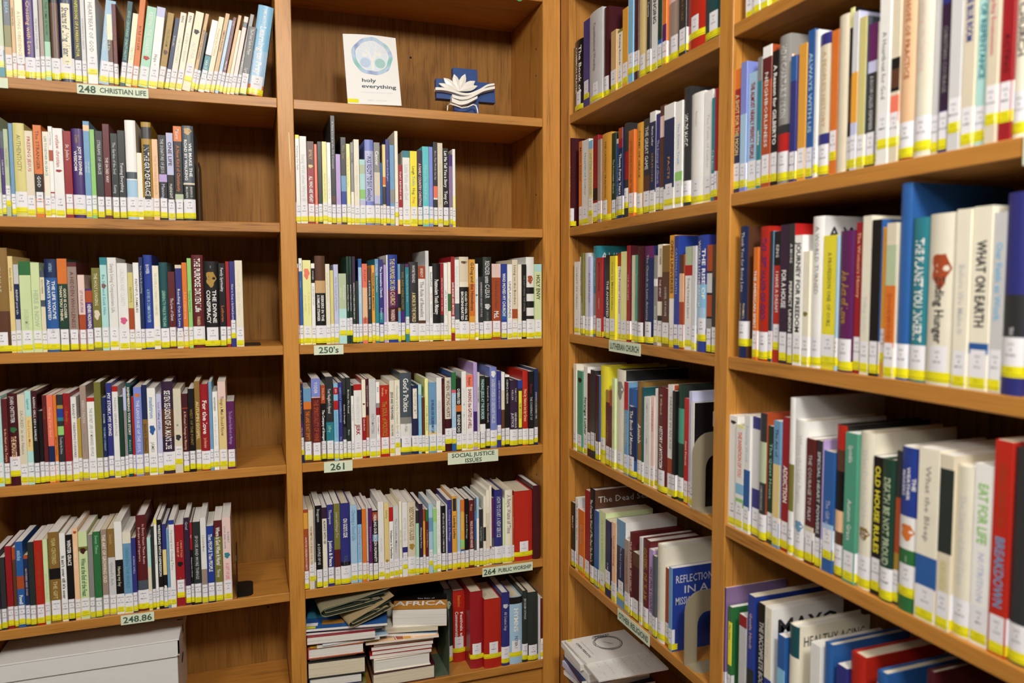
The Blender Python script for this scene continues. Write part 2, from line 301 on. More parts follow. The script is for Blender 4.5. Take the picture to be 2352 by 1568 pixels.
BOOKS = '''L1|-1172.4|19.6|183|0.0|4|58|27,72,100|||r S||
L1|-1152.8|12.6|169|0.0|4|53|21,42,66;18,66,100|32,10,35,0,BEAR||||slate grey paperback with olive band, second from the left, @
L1|-1140.2|7.2|164|0.0|4|18||19,10,50,0,GENESIS NOBIS||S||
L1|-1133.0|13.8|158|0.0|4|0|11,82,90|18,20,75,0,A LONG OBEDIENCE||||short cream paperback, fourth from the left, @
L1|-1119.2|17.3|171|0.0|4|38||49,12,85,0,Crossing with Love||h||purple hardcover, fifth from the left, @
L1|-1101.9|8.4|165|0.0|4|52||51,20,75,0,THE WAY OF PRAYER||||light grey paperback, sixth from the left, @
L1|-1093.5|7.9|159|0.0|4|54||||||short taupe paperback, seventh from the left, @
L1|-1085.6|10.7|175|0.0|4|22|26,58,100|3,8,58,0,THE TIME IS NOW||k||green paperback lettered THE TIME IS NOW, @
L1|-1074.8|14.8|169|0.0|4|19|3,0,12|||h||brown hardcover with black band, ninth from the left, @
L1|-1060.1|24.1|169|0.0|4|36||53,15,82,1,Streams of Living Water|p=cream:11-80|h||navy hardcover lettered Streams of Living Water, @
L1|-1036.0|13.9|178|0.0|4|3||15,5,72,0,CONFESSIONS OF A PARISH PASTOR||||black paperback lettered CONFESSIONS OF A PARISH PASTOR, @
L1|-1022.1|8.1|172|0.0|4|52||51,20,70,0,PATHWAYS TO PEACE||||light grey paperback, twelfth from the left, @
L1|-1013.9|18.7|177|0.0|4|1||51,10,78,0,HEARTBEAT OF GOD||r||white paperback lettered HEARTBEAT OF GOD, @
L1|-995.2|18.9|165|6.6|4|32||2,30,62,0,TEACH US TO/PRAY ALWAYS||||light blue paperback, fourteenth from the left, @
L1|-976.3|10.1|138|0.0|4|19|0,0,36|||||short brown paperback with cream band, fifteenth from the left, @
L1|-966.2|8.3|158|0.0|4|6||50,20,70,0,SPIRITUAL PRACTICE||||short maroon paperback, sixteenth from the left, @
L1|-957.9|10.8|168|6.9|4|28|36,70,84|26,10,70,0,GOD-CENTERED SPIRITUALITY||||dark teal paperback lettered GOD-CENTERED SPIRITUALITY, @
L1|-947.1|10.8|145|7.4|4|0||58,40,70,0,TRUTH||||short cream paperback, eighteenth from the left, @
L1|-936.3|11.5|180|7.1|4|11||6,20,72,0,RULE OF LIFE||||orange paperback, nineteenth from the left, @
L1|-924.8|18.3|162|8.1|4|26||1,6,60,0,KEEPING THE SABBATH|q=red:61-66|||short mint paperback, twentieth from the left, @
L1|-906.5|16.6|164|7.8|4|1|43,0,12|4,58,68,0,Hope~51,70,80,0,FAITH||k||short white paperback lettered FAITH, @
L1|-889.9|13.0|154|9.6|4|13||21,20,45,0,THE PILGRIM|q=brown:49-55|||short gold paperback, twenty-second from the left, @
L1|-877.0|9.3|147|10.2|4|36||52,25,40,0,Bonhoeffer||||short navy paperback, twenty-third from the left, @
L1|-867.7|11.8|158|10.0|4|2||4,4,13,0,KING~58,32,66,0,THE SANCTUARY||||short ivory paperback lettered THE SANCTUARY, @
L1|-855.8|11.9|161|10.6|4|2||4,4,13,0,KING~58,26,64,0,A GUIDE TO SEASONS||||short ivory paperback lettered A GUIDE TO SEASONS, @
L1|-843.9|16.4|164|11.3|4|0||52,38,60,0,ALTAR|q=black:22-28|r||short cream paperback lettered ALTAR, @
L1|-827.6|7.6|162|12.3|4|18||19,10,70,0,MORNING AND EVENING||S||
L1|-820.0|6.4|123|11.4|4|4||||S||
L1|-813.6|12.8|151|12.3|4|1|27,50,80;3,48,50|1,55,78,0,GRACE||||short white paperback with teal band, twenty-ninth from the left, @
L1|-800.8|10.9|158|12.2|4|0||18,8,60,0,Praying the Psalms||||short cream paperback, thirtieth from the left, @
L1|-789.9|9.0|167|12.3|4|18||19,15,55,0,SIMPLE PRAYERS||||tan paperback, thirty-first from the left, @
L1|-780.9|7.8|155|12.2|4|32||1,15,55,0,THE BREATH PRAYER||S||
L1|-773.2|7.8|161|11.9|4|6||1,55,72,0,PRAYER~49,4,12,0,Pray||S||
L1|-765.4|7.2|167|12.4|4|18||||S||
L1|-758.2|7.2|136|11.6|4|55||||S||
L1|-751.1|9.2|165|11.6|4|47|53,7,14|||||pale pink paperback, thirty-sixth from the left, @
L1|-741.9|8.5|171|12.2|4|51||1,50,66,0,the prayers||||grey paperback, thirty-seventh from the left, @
L1|-733.3|15.9|143|9.6|4|3|4,0,10|1,3,42,0,The Pocket Guide to Prayer~52,60,75,0,Spring||||short black paperback lettered The Pocket Guide to Prayer, @
L1|-717.5|31.4|189|8.6|4|32|11,88,100;31,0,50|1,22,78,1,Learning to Pray~1,4,22,0,JAMES MARTIN SJ||h||light blue hardcover lettered Learning to Pray, @
L2|-1185.8|16.7|191|0.0|4|58||||S||
L2|-1169.1|6.8|162|0.0|4|53|38,20,80|52,25,60,0,DARK NIGHT||S||
L2|-1162.3|8.1|166|0.0|4|58||51,15,50,0,THE JOURNEY||r||sage paperback, third from the left, @
L2|-1154.2|7.5|178|0.0|4|33||||||thin steel blue paperback, fourth from the left, @
L2|-1146.7|19.5|179|0.0|4|56||21,12,52,0,AUTHENTICITY||h||khaki hardcover, fifth from the left, @
L2|-1127.1|14.3|165|0.0|4|55||8,6,48,0,FREEING JESUS||||beige paperback, sixth from the left, @
L2|-1112.8|14.9|177|0.0|4|11|3,53,80|6,4,50,0,The STRANGER~1,55,68,0,GOD|q=orange:80-81|||orange paperback lettered The STRANGER, @
L2|-1097.9|10.9|166|0.0|4|2||27,5,52,0,LIFE TOGETHER IN GRACE||||ivory paperback, eighth from the left, @
L2|-1086.9|7.7|176|0.0|4|1|50,26,38;10,72,80|51,3,24,0,PATTERNS||||thin white paperback with rust band, ninth from the left, @
L2|-1079.2|17.5|173|0.0|4|1||8,7,44,0,outlaw christian|q=crimson:46-49|||white paperback lettered outlaw christian, @
L2|-1061.7|14.4|169|0.0|4|10||1,15,34,0,St. John's||||crimson paperback, eleventh from the left, @
L2|-1047.3|20.4|175|0.0|4|38||1,20,52,1,JOY IN DIVINE/WISDOM~13,7,16,0,Dawn||h||purple hardcover lettered JOY IN DIVINE WISDOM, @
L2|-1026.9|11.7|191|0.0|4|33|49,4,10|1,22,72,0,THE GRACE/OF THINGS||||steel blue paperback, thirteenth from the left, @
L2|-1015.2|8.9|175|0.0|4|59||||||lime green paperback, fourteenth from the left, @
L2|-1006.3|14.1|173|0.0|4|4||52,10,50,0,STREAMS OF GRACE||||dark grey paperback, fifteenth from the left, @
L2|-992.2|12.9|187|0.0|4|6||1,35,62,0,THE SACRED WAY||||maroon paperback lettered THE SACRED WAY, @
L2|-979.3|13.6|170|0.0|4|5||52,10,48,0,The Garden of the Soul~52,60,70,0,Keating||||greenish black paperback lettered The Garden of the Soul, @
L2|-965.8|13.6|176|0.0|4|4||1,36,70,0,Turning Everything||||dark grey paperback, eighteenth from the left, @
L2|-952.1|19.9|198|0.0|4|1|32,60,100;53,52,59|||h||white hardcover with light blue band, nineteenth from the left, @
L2|-932.2|10.0|134|0.0|4|2||||S||
L2|-922.3|18.5|196|0.0|4|13|4,5,17|1,24,80,1,IN THE GRIP OF GRACE|p=black:23-79|h||gold hardcover lettered IN THE GRIP OF GRACE, @
L2|-903.8|11.6|163|0.0|4|49||18,20,70,0,THE WOUNDED HEALER||||short peach paperback, twenty-second from the left, @
L2|-892.2|15.8|172|0.0|4|3|41,46,55|52,4,45,0,THE SIGNATURE OF JESUS~43,57,75,0,Manning||||black paperback, twenty-third from the left, @
L2|-876.4|13.5|177|0.0|4|43|3,48,80|4,10,38,1,ONE LIFE~1,58,78,0,McKNIGHT||||lavender paperback lettered ONE LIFE, @
L2|-862.9|16.4|192|0.0|4|3|11,0,16;58,72,80|11,20,70,0,A New Kind of Christianity~1,3,14,0,McLaren||||black paperback lettered A New Kind of Christianity, @
L2|-846.5|22.3|194|0.0|4|53|5,62,100;55,60,62|1,14,58,1,WE MAKE THE/ROAD BY WALKING~52,64,78,0,BRIAN D./McLAREN|q=tan:2-9|h||slate grey hardcover with greenish black band, twenty-sixth from the left, @
L3|-1197.4|30.7|205|0.0|4|20|19,60,100|52,16,42,0,STORY OF||h||bronze hardcover with brown band, first from the left, @
L3|-1166.7|8.9|189|0.0|4|17||4,8,40,0,Senior Spirituality||||sand paperback lettered Senior Spirituality, @
L3|-1157.8|9.3|173|0.0|4|36|52,0,22;52,62,100|1,25,60,0,RENEW your Life||||navy paperback lettered RENEW your Life, @
L3|-1148.6|20.1|179|0.0|4|57|22,0,15|58,52,78,0,DISCERNMENT||||pale green paperback lettered DISCERNMENT, @
L3|-1128.5|15.5|177|0.0|4|57||58,30,72,1,HERE & NOW||||pale green paperback lettered HERE & NOW, @
L3|-1113.0|8.4|161|0.0|4|53|0,8,36;0,44,100|19,9,30,0,NOUWEN||||short slate grey paperback with cream band, sixth from the left, @
L3|-1104.6|21.5|184|0.0|4|34|36,0,20|1,22,66,1,THE LIFE YOU'VE/ALWAYS WANTED~32,4,14,0,ORTBERG|q=silver:75-78|h||blue hardcover lettered THE LIFE YOU'VE ALWAYS WANTED, @
L3|-1083.1|17.8|185|0.0|4|23|11,0,27|0,28,68,1,GOD IS CLOSER/THAN YOU THINK||||dark green paperback lettered GOD IS CLOSER THAN YOU THINK, @
L3|-1065.3|17.2|178|0.0|4|6|54,5,80|6,10,76,0,A HIDDEN WHOLENESS||||maroon paperback lettered A HIDDEN WHOLENESS, @
L3|-1048.1|12.7|153|0.0|4|47|50,52,100|38,20,50,0,LET YOUR LIFE SPEAK||||short pale pink paperback lettered LET YOUR LIFE SPEAK, @
L3|-1035.4|12.8|125|0.0|4|38|50,3,22|1,24,64,1,HENRI NOUWEN||||short purple paperback with rust band, eleventh from the left, @
L3|-1022.7|15.5|167|0.0|4|21||0,6,46,0,THE HOLY LONGING|q=beige:50-62|||olive paperback lettered THE HOLY LONGING, @
L3|-1007.1|12.9|188|0.0|4|30|27,0,8|27,10,70,0,Be Still and Seek Him|q=crimson:28-33|||pale aqua paperback, thirteenth from the left, @
L3|-994.2|17.1|188|0.0|4|1||51,6,60,0,Simply Living Compassionate Life||||white paperback lettered Simply Living Compassionate Life, @
L3|-977.1|19.3|177|0.0|4|1||52,6,50,0,CALLING AND CLARITY|q=pink:62-70|||white paperback, fifteenth from the left, @
L3|-957.8|10.5|158|0.0|4|56|50,46,78|21,18,40,0,FRUITFUL||||short khaki paperback with rust band, sixteenth from the left, @
L3|-947.3|11.2|178|0.0|4|1||6,16,60,0,FAITHFUL FAMILIES||||white paperback lettered FAITHFUL FAMILIES, @
L3|-936.1|8.0|189|0.0|4|36||52,8,40,0,You Can't Be Everything||||thin navy paperback lettered You Can't Be Everything, @
L3|-928.1|16.6|194|0.0|4|35||32,36,72,0,A WORK IN COMMON PRAYER~1,10,20,0,BOWER||h||royal blue hardcover lettered A WORK IN COMMON PRAYER, @
L3|-911.5|12.3|172|0.0|4|2||58,8,60,0,THE GOSPEL ACCORDING TO STARBUCKS||||ivory paperback, twentieth from the left, @
L3|-899.2|16.1|179|0.0|4|28||26,32,80,0,LEARNING TO WALK IN THE DARK||h||dark teal hardcover lettered LEARNING TO WALK IN THE DARK, @
L3|-883.1|14.3|160|0.0|4|6||1,34,64,0,The Love of Christ||||short maroon paperback lettered The Love of Christ, @
L3|-868.8|13.0|174|0.0|4|55|37,4,80|1,28,76,0,Reaching Out In Love||||beige paperback lettered Reaching Out In Love, @
L3|-855.8|10.1|179|0.0|4|11||49,34,66,0,A Year of Sabbath Living||||orange paperback, twenty-fourth from the left, @
L3|-845.6|8.7|188|0.0|4|59||22,34,62,0,Praying Saint Paul||||lime green paperback, twenty-fifth from the left, @
L3|-836.9|22.7|195|0.0|4|6||1,3,62,1,THE PURPOSE DRIVEN Life~49,66,76,0,WARREN||h||maroon hardcover lettered THE PURPOSE DRIVEN Life, @
L3|-814.2|29.6|182|0.0|4|3||1,33,72,1,THE DIVINE/CONSPIRACY~52,5,8,0,WILLARD|q=gold:11-29|h||black hardcover lettered THE DIVINE CONSPIRACY, @
L3|-784.6|13.9|178|0.0|4|3||1,5,34,0,Family Spirituality~11,50,70,0,Lutheran||||black paperback lettered Family Spirituality, @
L3|-770.7|8.1|182|0.0|4|10||||S||
L3|-762.6|10.6|182|0.0|4|37||1,26,70,0,How to Keep a Spiritual Journal||r||indigo paperback lettered How to Keep a Spiritual Journal, @
L3|-752.0|15.6|184|0.0|4|2||55,10,64,0,Grace of a Quiet Home||||ivory paperback, thirty-first from the left, @
L4|-1207.3|17.3|180|0.0|4|30||||S||
L4|-1190.0|10.5|174|0.0|4|6||49,34,78,0,In the Heart of the Temple||||maroon paperback lettered In the Heart of the Temple, @
L4|-1179.5|17.3|184|0.0|4|7||1,3,32,0,JOAN CHITTISTER~49,46,72,1,THE MONASTERY|q=green:36-42|h r||dark maroon hardcover lettered THE MONASTERY, @
L4|-1162.2|13.4|181|0.0|4|55||51,8,76,0,SACRED in the Name||||beige paperback, fourth from the left, @
L4|-1148.9|11.1|188|0.0|4|30|17,27,64|11,30,60,0,God Loves Mine~27,8,20,0,Sagebrush||||pale aqua paperback lettered God Loves Mine, @
L4|-1137.7|10.1|188|0.0|4|7|3,30,100|1,6,54,0,RAISING GIRLS, KIDS & FAMILIES||||dark maroon paperback lettered RAISING GIRLS, KIDS & FAMILIES, @
L4|-1127.6|7.7|147|0.0|4|3||||S||
L4|-1119.9|7.9|178|0.0|4|6||50,10,30,0,The Family||||thin maroon paperback, eighth from the left, @
L4|-1112.0|11.3|178|0.0|4|48|36,58,80|49,3,58,0,Finding Your God||||coral paperback lettered Finding Your God, @
L4|-1100.7|6.4|177|0.0|4|11||4,44,72,0,MATTER OF FAITH||S||
L4|-1094.2|11.4|178|0.0|4|4|35,16,26;27,26,30;59,36,46;13,12,16|52,48,68,0,Touching the Divine||||dark grey paperback lettered Touching the Divine, @
L4|-1082.8|12.5|180|0.0|4|10||50,14,36,0,along the way~11,20,32,0,Family||||crimson paperback lettered Family, @
L4|-1070.3|10.7|172|0.0|4|1||6,30,76,0,PARENTING FORWARD~4,8,26,0,BRANDT||||white paperback lettered PARENTING FORWARD, @
L4|-1059.6|6.6|127|0.0|4|14||||S||
L4|-1053.1|11.6|194|0.0|4|54||52,10,45,0,HEIDI FAITH~51,50,70,0,Nesting Home||||taupe paperback lettered Nesting Home, @
L4|-1041.4|14.1|169|0.0|4|1|8,0,5|51,12,72,0,THE SECRET LIFE OF MARRIED PEOPLE||||white paperback lettered THE SECRET LIFE OF MARRIED PEOPLE, @
L4|-1027.3|12.8|200|0.0|4|21||||||olive paperback, seventeenth from the left, @
L4|-1014.6|8.1|168|0.0|4|36||1,20,32,0,KOVAR~32,36,66,0,THE FAMILY COVENANT||S||
L4|-1006.5|11.2|197|0.0|4|37||1,10,56,1,MY STORY, MY SONG||||indigo paperback lettered MY STORY, MY SONG, @
L4|-995.3|11.2|190|0.0|4|1|8,0,6|51,12,55,0,PASSING GENERATIONS||||white paperback, twentieth from the left, @
L4|-984.1|8.7|168|0.0|4|23||||||dark green paperback, twenty-first from the left, @
L4|-975.4|6.5|185|0.0|4|51|43,0,25|||S||
L4|-968.9|8.7|196|0.0|4|28||0,4,56,1,REMEMBERING YOUR STORY~26,60,74,0,Richard L.||||dark teal paperback lettered REMEMBERING YOUR STORY, @
L4|-960.2|4.4|166|0.0|4|8||50,20,60,0,THREE WISDOM||S||
L4|-955.8|15.4|186|0.0|4|44||1,14,74,0,THE LANGUAGE OF THE SOUL|q=orange:7-11|||periwinkle paperback lettered THE LANGUAGE OF THE SOUL, @
L4|-940.5|10.3|190|0.0|4|36|20,38,100|19,42,76,1,Jacob's Shadow||||navy paperback with bronze band, twenty-sixth from the left, @
L4|-930.2|16.3|183|0.0|4|1||33,10,35,1,maelstrom~51,62,74,0,JAMES|q=blue:42-53|||white paperback lettered maelstrom, @
L4|-913.9|10.7|170|0.0|4|43||38,10,45,0,Lost Calling of Life||||lavender paperback, twenty-eighth from the left, @
L4|-903.2|22.2|195|0.0|4|40|19,30,60|1,9,74,1,SEVEN SEASONS OF A MAN'S LIFE||h||dark purple hardcover lettered SEVEN SEASONS OF A MAN'S LIFE, @
L4|-881.1|15.9|179|0.0|4|55||52,10,50,0,DEVOTIONS FOR MEN|q=charcoal:54-61|r||beige paperback, thirtieth from the left, @
L4|-865.2|12.6|168|0.0|4|7|50,18,19|49,22,72,0,A Woman's Passage to Maturity||||dark maroon paperback lettered A Woman's Passage to Maturity, @
L4|-852.6|12.5|178|0.0|4|3||13,24,68,0,WEST OF THE POINT||||black paperback, thirty-second from the left, @
L4|-840.1|11.5|193|0.0|4|20||17,22,65,1,AUTUMN GOSPEL||||bronze paperback lettered AUTUMN GOSPEL, @
L4|-828.6|17.0|186|0.0|4|10||1,18,58,1,For the love~49,62,74,0,Jen Hatmaker||h||crimson hardcover lettered For the love, @
L4|-811.6|7.0|191|0.0|4|33||||S||
L4|-804.6|10.9|169|0.0|4|1||51,3,28,1,women~52,30,70,0,with the good news||||white paperback lettered women, @
L4|-793.7|16.4|190|0.0|4|17|47,0,20|6,16,62,0,Things a Man Should Know||||sand paperback lettered Things a Man Should Know, @
L4|-777.3|16.6|147|0.0|4|39||41,14,64,0,The Lutheran Handbook on Marriage||||short plum paperback lettered The Lutheran Handbook on Marriage, @
L5|-1219.1|12.5|160|0.0|4|40||||S||
L5|-1206.7|9.7|148|0.0|4|4||||||short dark grey paperback, second from the left, @
L5|-1196.9|11.5|169|0.0|4|10||||||crimson paperback, third from the left, @
L5|-1185.4|6.5|165|0.0|4|50|19,15,100|||S||
L5|-1178.9|13.4|176|0.0|4|34|50,40,55|32,10,22,1,sticks~1,62,78,1,Powell||||blue paperback lettered sticks, @
L5|-1165.6|8.0|147|0.0|4|36|50,0,5|49,10,65,0,MOTHERS AND SONS||S||
L5|-1157.6|11.2|173|0.0|4|5||||||greenish black paperback, seventh from the left, @
L5|-1146.4|15.3|175|0.0|4|9||50,12,70,0,WHAT WOMEN WANT TO SAY||||bright red paperback, eighth from the left, @
L5|-1131.0|8.9|176|0.0|4|57||58,40,70,0,When the Heart Waits||||pale green paperback lettered When the Heart Waits, @
L5|-1122.1|19.9|188|0.0|4|20|3,40,52|56,6,36,0,YEAR CENTERED~17,54,76,0,THE GIFT||||bronze paperback lettered THE GIFT, @
L5|-1102.2|11.2|184|0.0|4|1||4,25,78,1,It ain't over till it's over||||white paperback lettered It ain't over till it's over, @
L5|-1091.0|13.2|180|0.0|4|3||1,6,36,1,WINTER GRACE||||black paperback lettered WINTER GRACE, @
L5|-1077.8|10.0|193|0.0|4|49||1,10,56,0,The Gift of Years|q=rust:3-6|||peach paperback, thirteenth from the left, @
L5|-1067.8|16.7|184|0.0|4|57|21,17,22|22,30,74,1,Wine at the End of the Feast|q=wine:18-25|||pale green paperback lettered Wine at the End of the, @
L5|-1051.1|9.7|176|0.0|4|51||||||grey paperback, fifteenth from the left, @
L5|-1041.4|13.8|181|0.0|4|22||26,4,26,0,Seven Times||||green paperback, sixteenth from the left, @
L5|-1027.5|11.9|183|0.0|4|54||0,5,62,1,THE ART OF GROWING OLD||||taupe paperback lettered THE ART OF GROWING OLD, @
L5|-1015.6|13.7|183|0.0|4|20|52,33,78;54,78,100|51,38,66,0,Gilead's Ash~18,6,18,0,Smith||||bronze paperback with light grey band, eighteenth from the left, @
L5|-1002.0|14.6|197|0.0|4|1|3,41,78|0,48,70,0,Having my Say||||white paperback lettered Having my Say, @
L5|-987.4|16.4|174|0.0|4|2|33,14,78|27,18,70,0,CHANGING THE WORLD||||ivory paperback with steel blue band, twentieth from the left, @
L5|-971.0|9.0|160|0.0|4|37||43,12,60,0,AGING WELL||S||
L5|-961.9|20.6|205|0.0|4|6|53,68,80|47,5,55,0,In Every Heart There Beats/Borders and Departure||h||maroon hardcover with slate grey band, twenty-second from the left, @
L5|-941.3|7.4|157|0.0|4|30|55,40,100|||S||
L5|-933.9|6.4|180|0.0|4|5||||S||
L5|-927.6|6.0|195|0.0|4|1||51,8,70,0,The Long View of Dying|q=yellow:0-6|S||
L5|-921.5|9.4|193|0.0|4|3||1,5,64,1,WRESTLING WITH DEPRESSION||||black paperback lettered WRESTLING WITH DEPRESSION, @
L5|-912.1|8.0|183|0.0|4|37|17,30,60;3,60,80||q=white:72-77|S||
L5|-904.1|5.4|171|0.0|4|33||||S||
L5|-898.8|11.1|190|0.0|4|1|35,0,5|51,8,60,0,Opening and Closing Time||||white paperback, twenty-ninth from the left, @
L5|-887.7|17.7|177|0.0|4|10||49,12,48,0,I WAS TOLD/TO RISE UP~1,65,78,0,KIDNEY|q=black:45-51|r||crimson paperback lettered KIDNEY, @
L5|-870.0|11.8|191|0.0|4|40||52,4,14,0,Grief||||dark purple paperback, thirty-first from the left, @
L5|-858.2|5.5|181|0.0|4|3|10,0,33|1,35,78,0,Healing the Ache of Alcohol~1,12,22,0,Ryan||S||
L5|-852.7|15.5|181|0.0|4|5|53,74,80|52,16,70,0,SPOUSE AND MORE THINGS||||greenish black paperback, thirty-third from the left, @
L5|-837.2|12.0|189|0.0|4|1|54,60,100|51,20,40,0,A Grief and the Moment||||white paperback lettered A Grief and the Moment, @
L5|-825.2|14.8|169|0.0|4|35|36,90,100|1,10,60,1,That PEOPLE That PEOPLE||||royal blue paperback, thirty-fifth from the left, @
L5|-810.5|16.7|179|0.0|4|21|6,0,20|1,8,56,1,Where Is God When It Hurts?~1,60,70,0,Yancey||||olive paperback with maroon band, thirty-sixth from the left, @
L5|-793.7|17.8|183|0.0|4|47||27,10,38,0,ROBERT/LOSS AND HOPE~46,55,76,0,A GIFT OF LIFE|q=teal:42-49|||pale pink paperback lettered A GIFT OF LIFE, @
M2|-628.5|6.8|163|0.0|4|6|19,30,100|||S||
M2|-621.7|9.0|189|0.0|4|1|15,0,4|21,12,40,0,Practicing Our Faith||||white paperback, second from the left, @
M2|-612.7|15.0|187|0.0|4|1||52,20,76,1,Being Well when We're Ill||||white paperback lettered Being Well when We're Ill, @
M2|-597.7|15.6|177|0.0|4|10|19,0,32|1,42,78,1,ALL WHO ARE WEARY~49,10,22,0,EMILY|q=sand:28-32|||crimson paperback lettered ALL WHO ARE WEARY, @
M2|-582.1|6.7|172|0.0|4|48||||S||
M2|-575.4|9.6|178|0.0|4|5||||||greenish black paperback, sixth from the left, @
M2|-565.7|10.5|178|0.0|4|16||56,38,70,0,Walking Through Illness||||pale yellow paperback, seventh from the left, @
M2|-555.3|8.6|177|0.0|4|1||52,40,70,0,Caring for the Body||S||
M2|-546.7|10.1|235|0.0|4|4|19,74,80|52,4,50,0,A New Look at the Old Covenant||||dark grey paperback, ninth from the left, @
M2|-536.6|11.1|153|0.0|4|41||||S||
M2|-525.5|12.1|190|0.0|4|4|33,44,62;35,62,80|13,4,30,0,The Star||||dark grey paperback with steel blue band, eleventh from the left, @
M2|-513.4|9.2|177|0.0|4|16||56,10,60,0,Through the Long Night||S||
M2|-504.2|7.3|180|0.0|4|51|2,60,100|4,8,30,0,RHYTHMS||S||
M2|-496.9|12.1|187|0.0|4|2||55,30,66,0,GOD'S HEALING TOUCH||||ivory paperback, fourteenth from the left, @
M2|-484.8|12.8|144|0.0|4|30|59,46,60;43,62,72;58,8,22|||||short pale aqua paperback with lime green band, fifteenth from the left, @
M2|-472.0|19.4|189|0.0|4|44|43,13,72|37,16,72,1,I WAS READY TO SAY Goodbye||h||periwinkle hardcover lettered I WAS READY TO SAY Goodbye, @
M2|-452.6|13.8|183|0.0|4|51|55,36,64;43,64,74|1,10,28,1,Cancer||||grey paperback with beige band, seventeenth from the left, @
M2|-438.7|5.4|139|0.0|4|34||||S||
M2|-433.3|7.6|180|0.0|4|17|11,40,50;4,52,74|||S||
M2|-425.7|9.0|192|0.0|4|37||43,12,60,0,Good Grief Begins||S||
M2|-416.7|10.9|180|0.0|4|33|51,55,72|||||steel blue paperback with grey band, twenty-first from the left, @
M2|-405.7|7.9|211|0.0|4|2||||r S||
M2|-397.8|10.3|137|0.0|4|10||1,8,60,0,THAT REMINDS ME||S||
M2|-387.5|16.8|169|0.0|4|1|27,0,9|52,18,66,1,Little Visits with God||||white paperback lettered Little Visits with God, @
M2|-370.7|16.6|169|0.0|4|15||4,20,32,0,Laugh~33,33,47,0,Tickle~4,49,58,0,Hug~11,61,70,0,Pray||||yellow paperback lettered Laugh, @
M2|-354.1|12.3|172|0.0|4|40||47,17,74,1,A FAMILY COUNTRY CHRISTMAS||||dark purple paperback, twenty-sixth from the left, @
M2|-341.9|15.5|181|0.0|4|29||30,22,70,0,Where the Wind Begins||||turquoise paperback, twenty-seventh from the left, @
M2|-326.4|9.6|181|0.0|4|44||||S||
M2|-316.8|10.3|192|0.0|4|4|48,52,66;1,66,68|52,10,45,0,More Than Words Can Say||||dark grey paperback with coral band, twenty-ninth from the left, @
M2|-306.5|12.9|191|0.0|4|55||58,24,74,0,HOLY TRANSITION COOKBOOK||||beige paperback, thirtieth from the left, @
M2|-293.6|14.0|180|0.0|4|3||1,3,50,1,Let Me Tell You a Story~1,54,72,1,Tony C.||||black paperback lettered Let Me Tell You a Story, @
M2|-279.6|9.0|166|0.0|4|42|38,0,16|||S||
M2|-270.6|7.2|179|0.0|4|1|16,60,100|||S||
M3|-629.7|9.3|178|0.0|4|11|1,0,5|4,52,72,0,GRACE||S||
M3|-620.4|7.4|190|0.0|4|34|1,0,15;1,78,100|51,4,18,0,MISSION~32,26,34,0,Connect||S||
M3|-613.0|18.6|186|0.0|4|16||56,32,70,0,IT WAS ALWAYS/A JOURNEY|q=coral:9-22|||pale yellow paperback lettered IT WAS ALWAYS A JOURNEY, @
M3|-594.4|8.2|179|0.0|4|1|3,6,24|1,9,20,0,VOICES~51,28,52,0,A PEOPLE'S STORY||S||
M3|-586.2|22.5|196|0.0|4|3|19,0,28;18,28,42|1,44,74,1,SEEKERS IN THE/A FAMILIAR STRANGER||h||black hardcover with brown band, fifth from the left, @
M3|-563.7|9.8|178|0.0|4|2||56,4,54,0,Reaching Out in Love||||ivory paperback, sixth from the left, @
M3|-553.8|7.9|164|0.0|4|56||||S||
M3|-545.9|10.4|177|0.0|4|43||51,4,70,0,Holy Ground of Practice||||lavender paperback lettered Holy Ground of Practice, @
M3|-535.6|17.6|157|0.0|4|58|30,50,100|1,8,46,0,Preaching In/Context||r||short sage paperback lettered Preaching In Context, @
M3|-518.0|6.2|195|0.0|4|23|5,20,60|1,25,70,0,MARTIN LUTHER'S CHRISTMAS||r S||
M3|-511.8|6.2|195|0.0|4|23|5,20,60|1,25,70,0,MARTIN LUTHER'S CHRISTMAS||r S||
M3|-505.6|7.7|195|0.0|4|40|5,40,100|1,28,74,0,MARTIN LUTHER'S EASTER BOOK||S||
M3|-497.9|6.2|140|0.0|4|5||||S||
M3|-491.7|8.2|190|0.0|4|34|32,10,80|1,14,60,0,WHERE TWO GATHER||S||
M3|-483.4|12.0|179|0.0|4|48|49,30,68|10,6,24,0,PULPIT~6,66,76,0,WALK||||coral paperback with peach band, fifteenth from the left, @
M3|-471.4|9.4|170|0.0|4|4|19,0,20|1,16,56,0,A SURVIVAL MANUAL||S||
M3|-462.0|7.9|176|0.0|4|12||4,6,62,1,PARADIGMS FOR MINISTRY||S||
M3|-454.1|8.7|190|0.0|4|27|33,0,20;53,78,84|1,6,40,0,Finding Our Ministry Future||S||
M3|-445.4|10.3|189|0.0|4|37|27,64,76|1,8,46,1,The Innovative Church~1,56,74,0,Scazzero||||indigo paperback lettered The Innovative Church, @
M3|-435.1|7.2|177|0.0|4|41||||S||
M3|-428.0|3.5|199|0.0|4|1||||S||
M3|-426.1|23.7|200|0.0|4|35|39,40,60;7,60,80|17,4,58,1,THE PURPOSE DRIVEN CHURCH~47,62,78,1,WARREN||h||royal blue hardcover lettered THE PURPOSE DRIVEN CHURCH, @
M3|-402.4|6.4|179|0.0|4|33|49,20,38;3,38,56;13,56,60|||S||
M3|-395.9|10.5|179|0.0|4|4|38,60,76|21,8,60,1,WE ARE HERE NOW||S||
M3|-385.4|8.9|179|0.0|4|27|39,0,4|32,6,56,0,The Small-Church Guide||r S||
M3|-376.5|22.0|184|0.0|4|4||17,38,76,1,A MONK IN THE WORLD~1,4,26,0,WAYNE TEASDALE||h||dark grey hardcover lettered A MONK IN THE WORLD, @
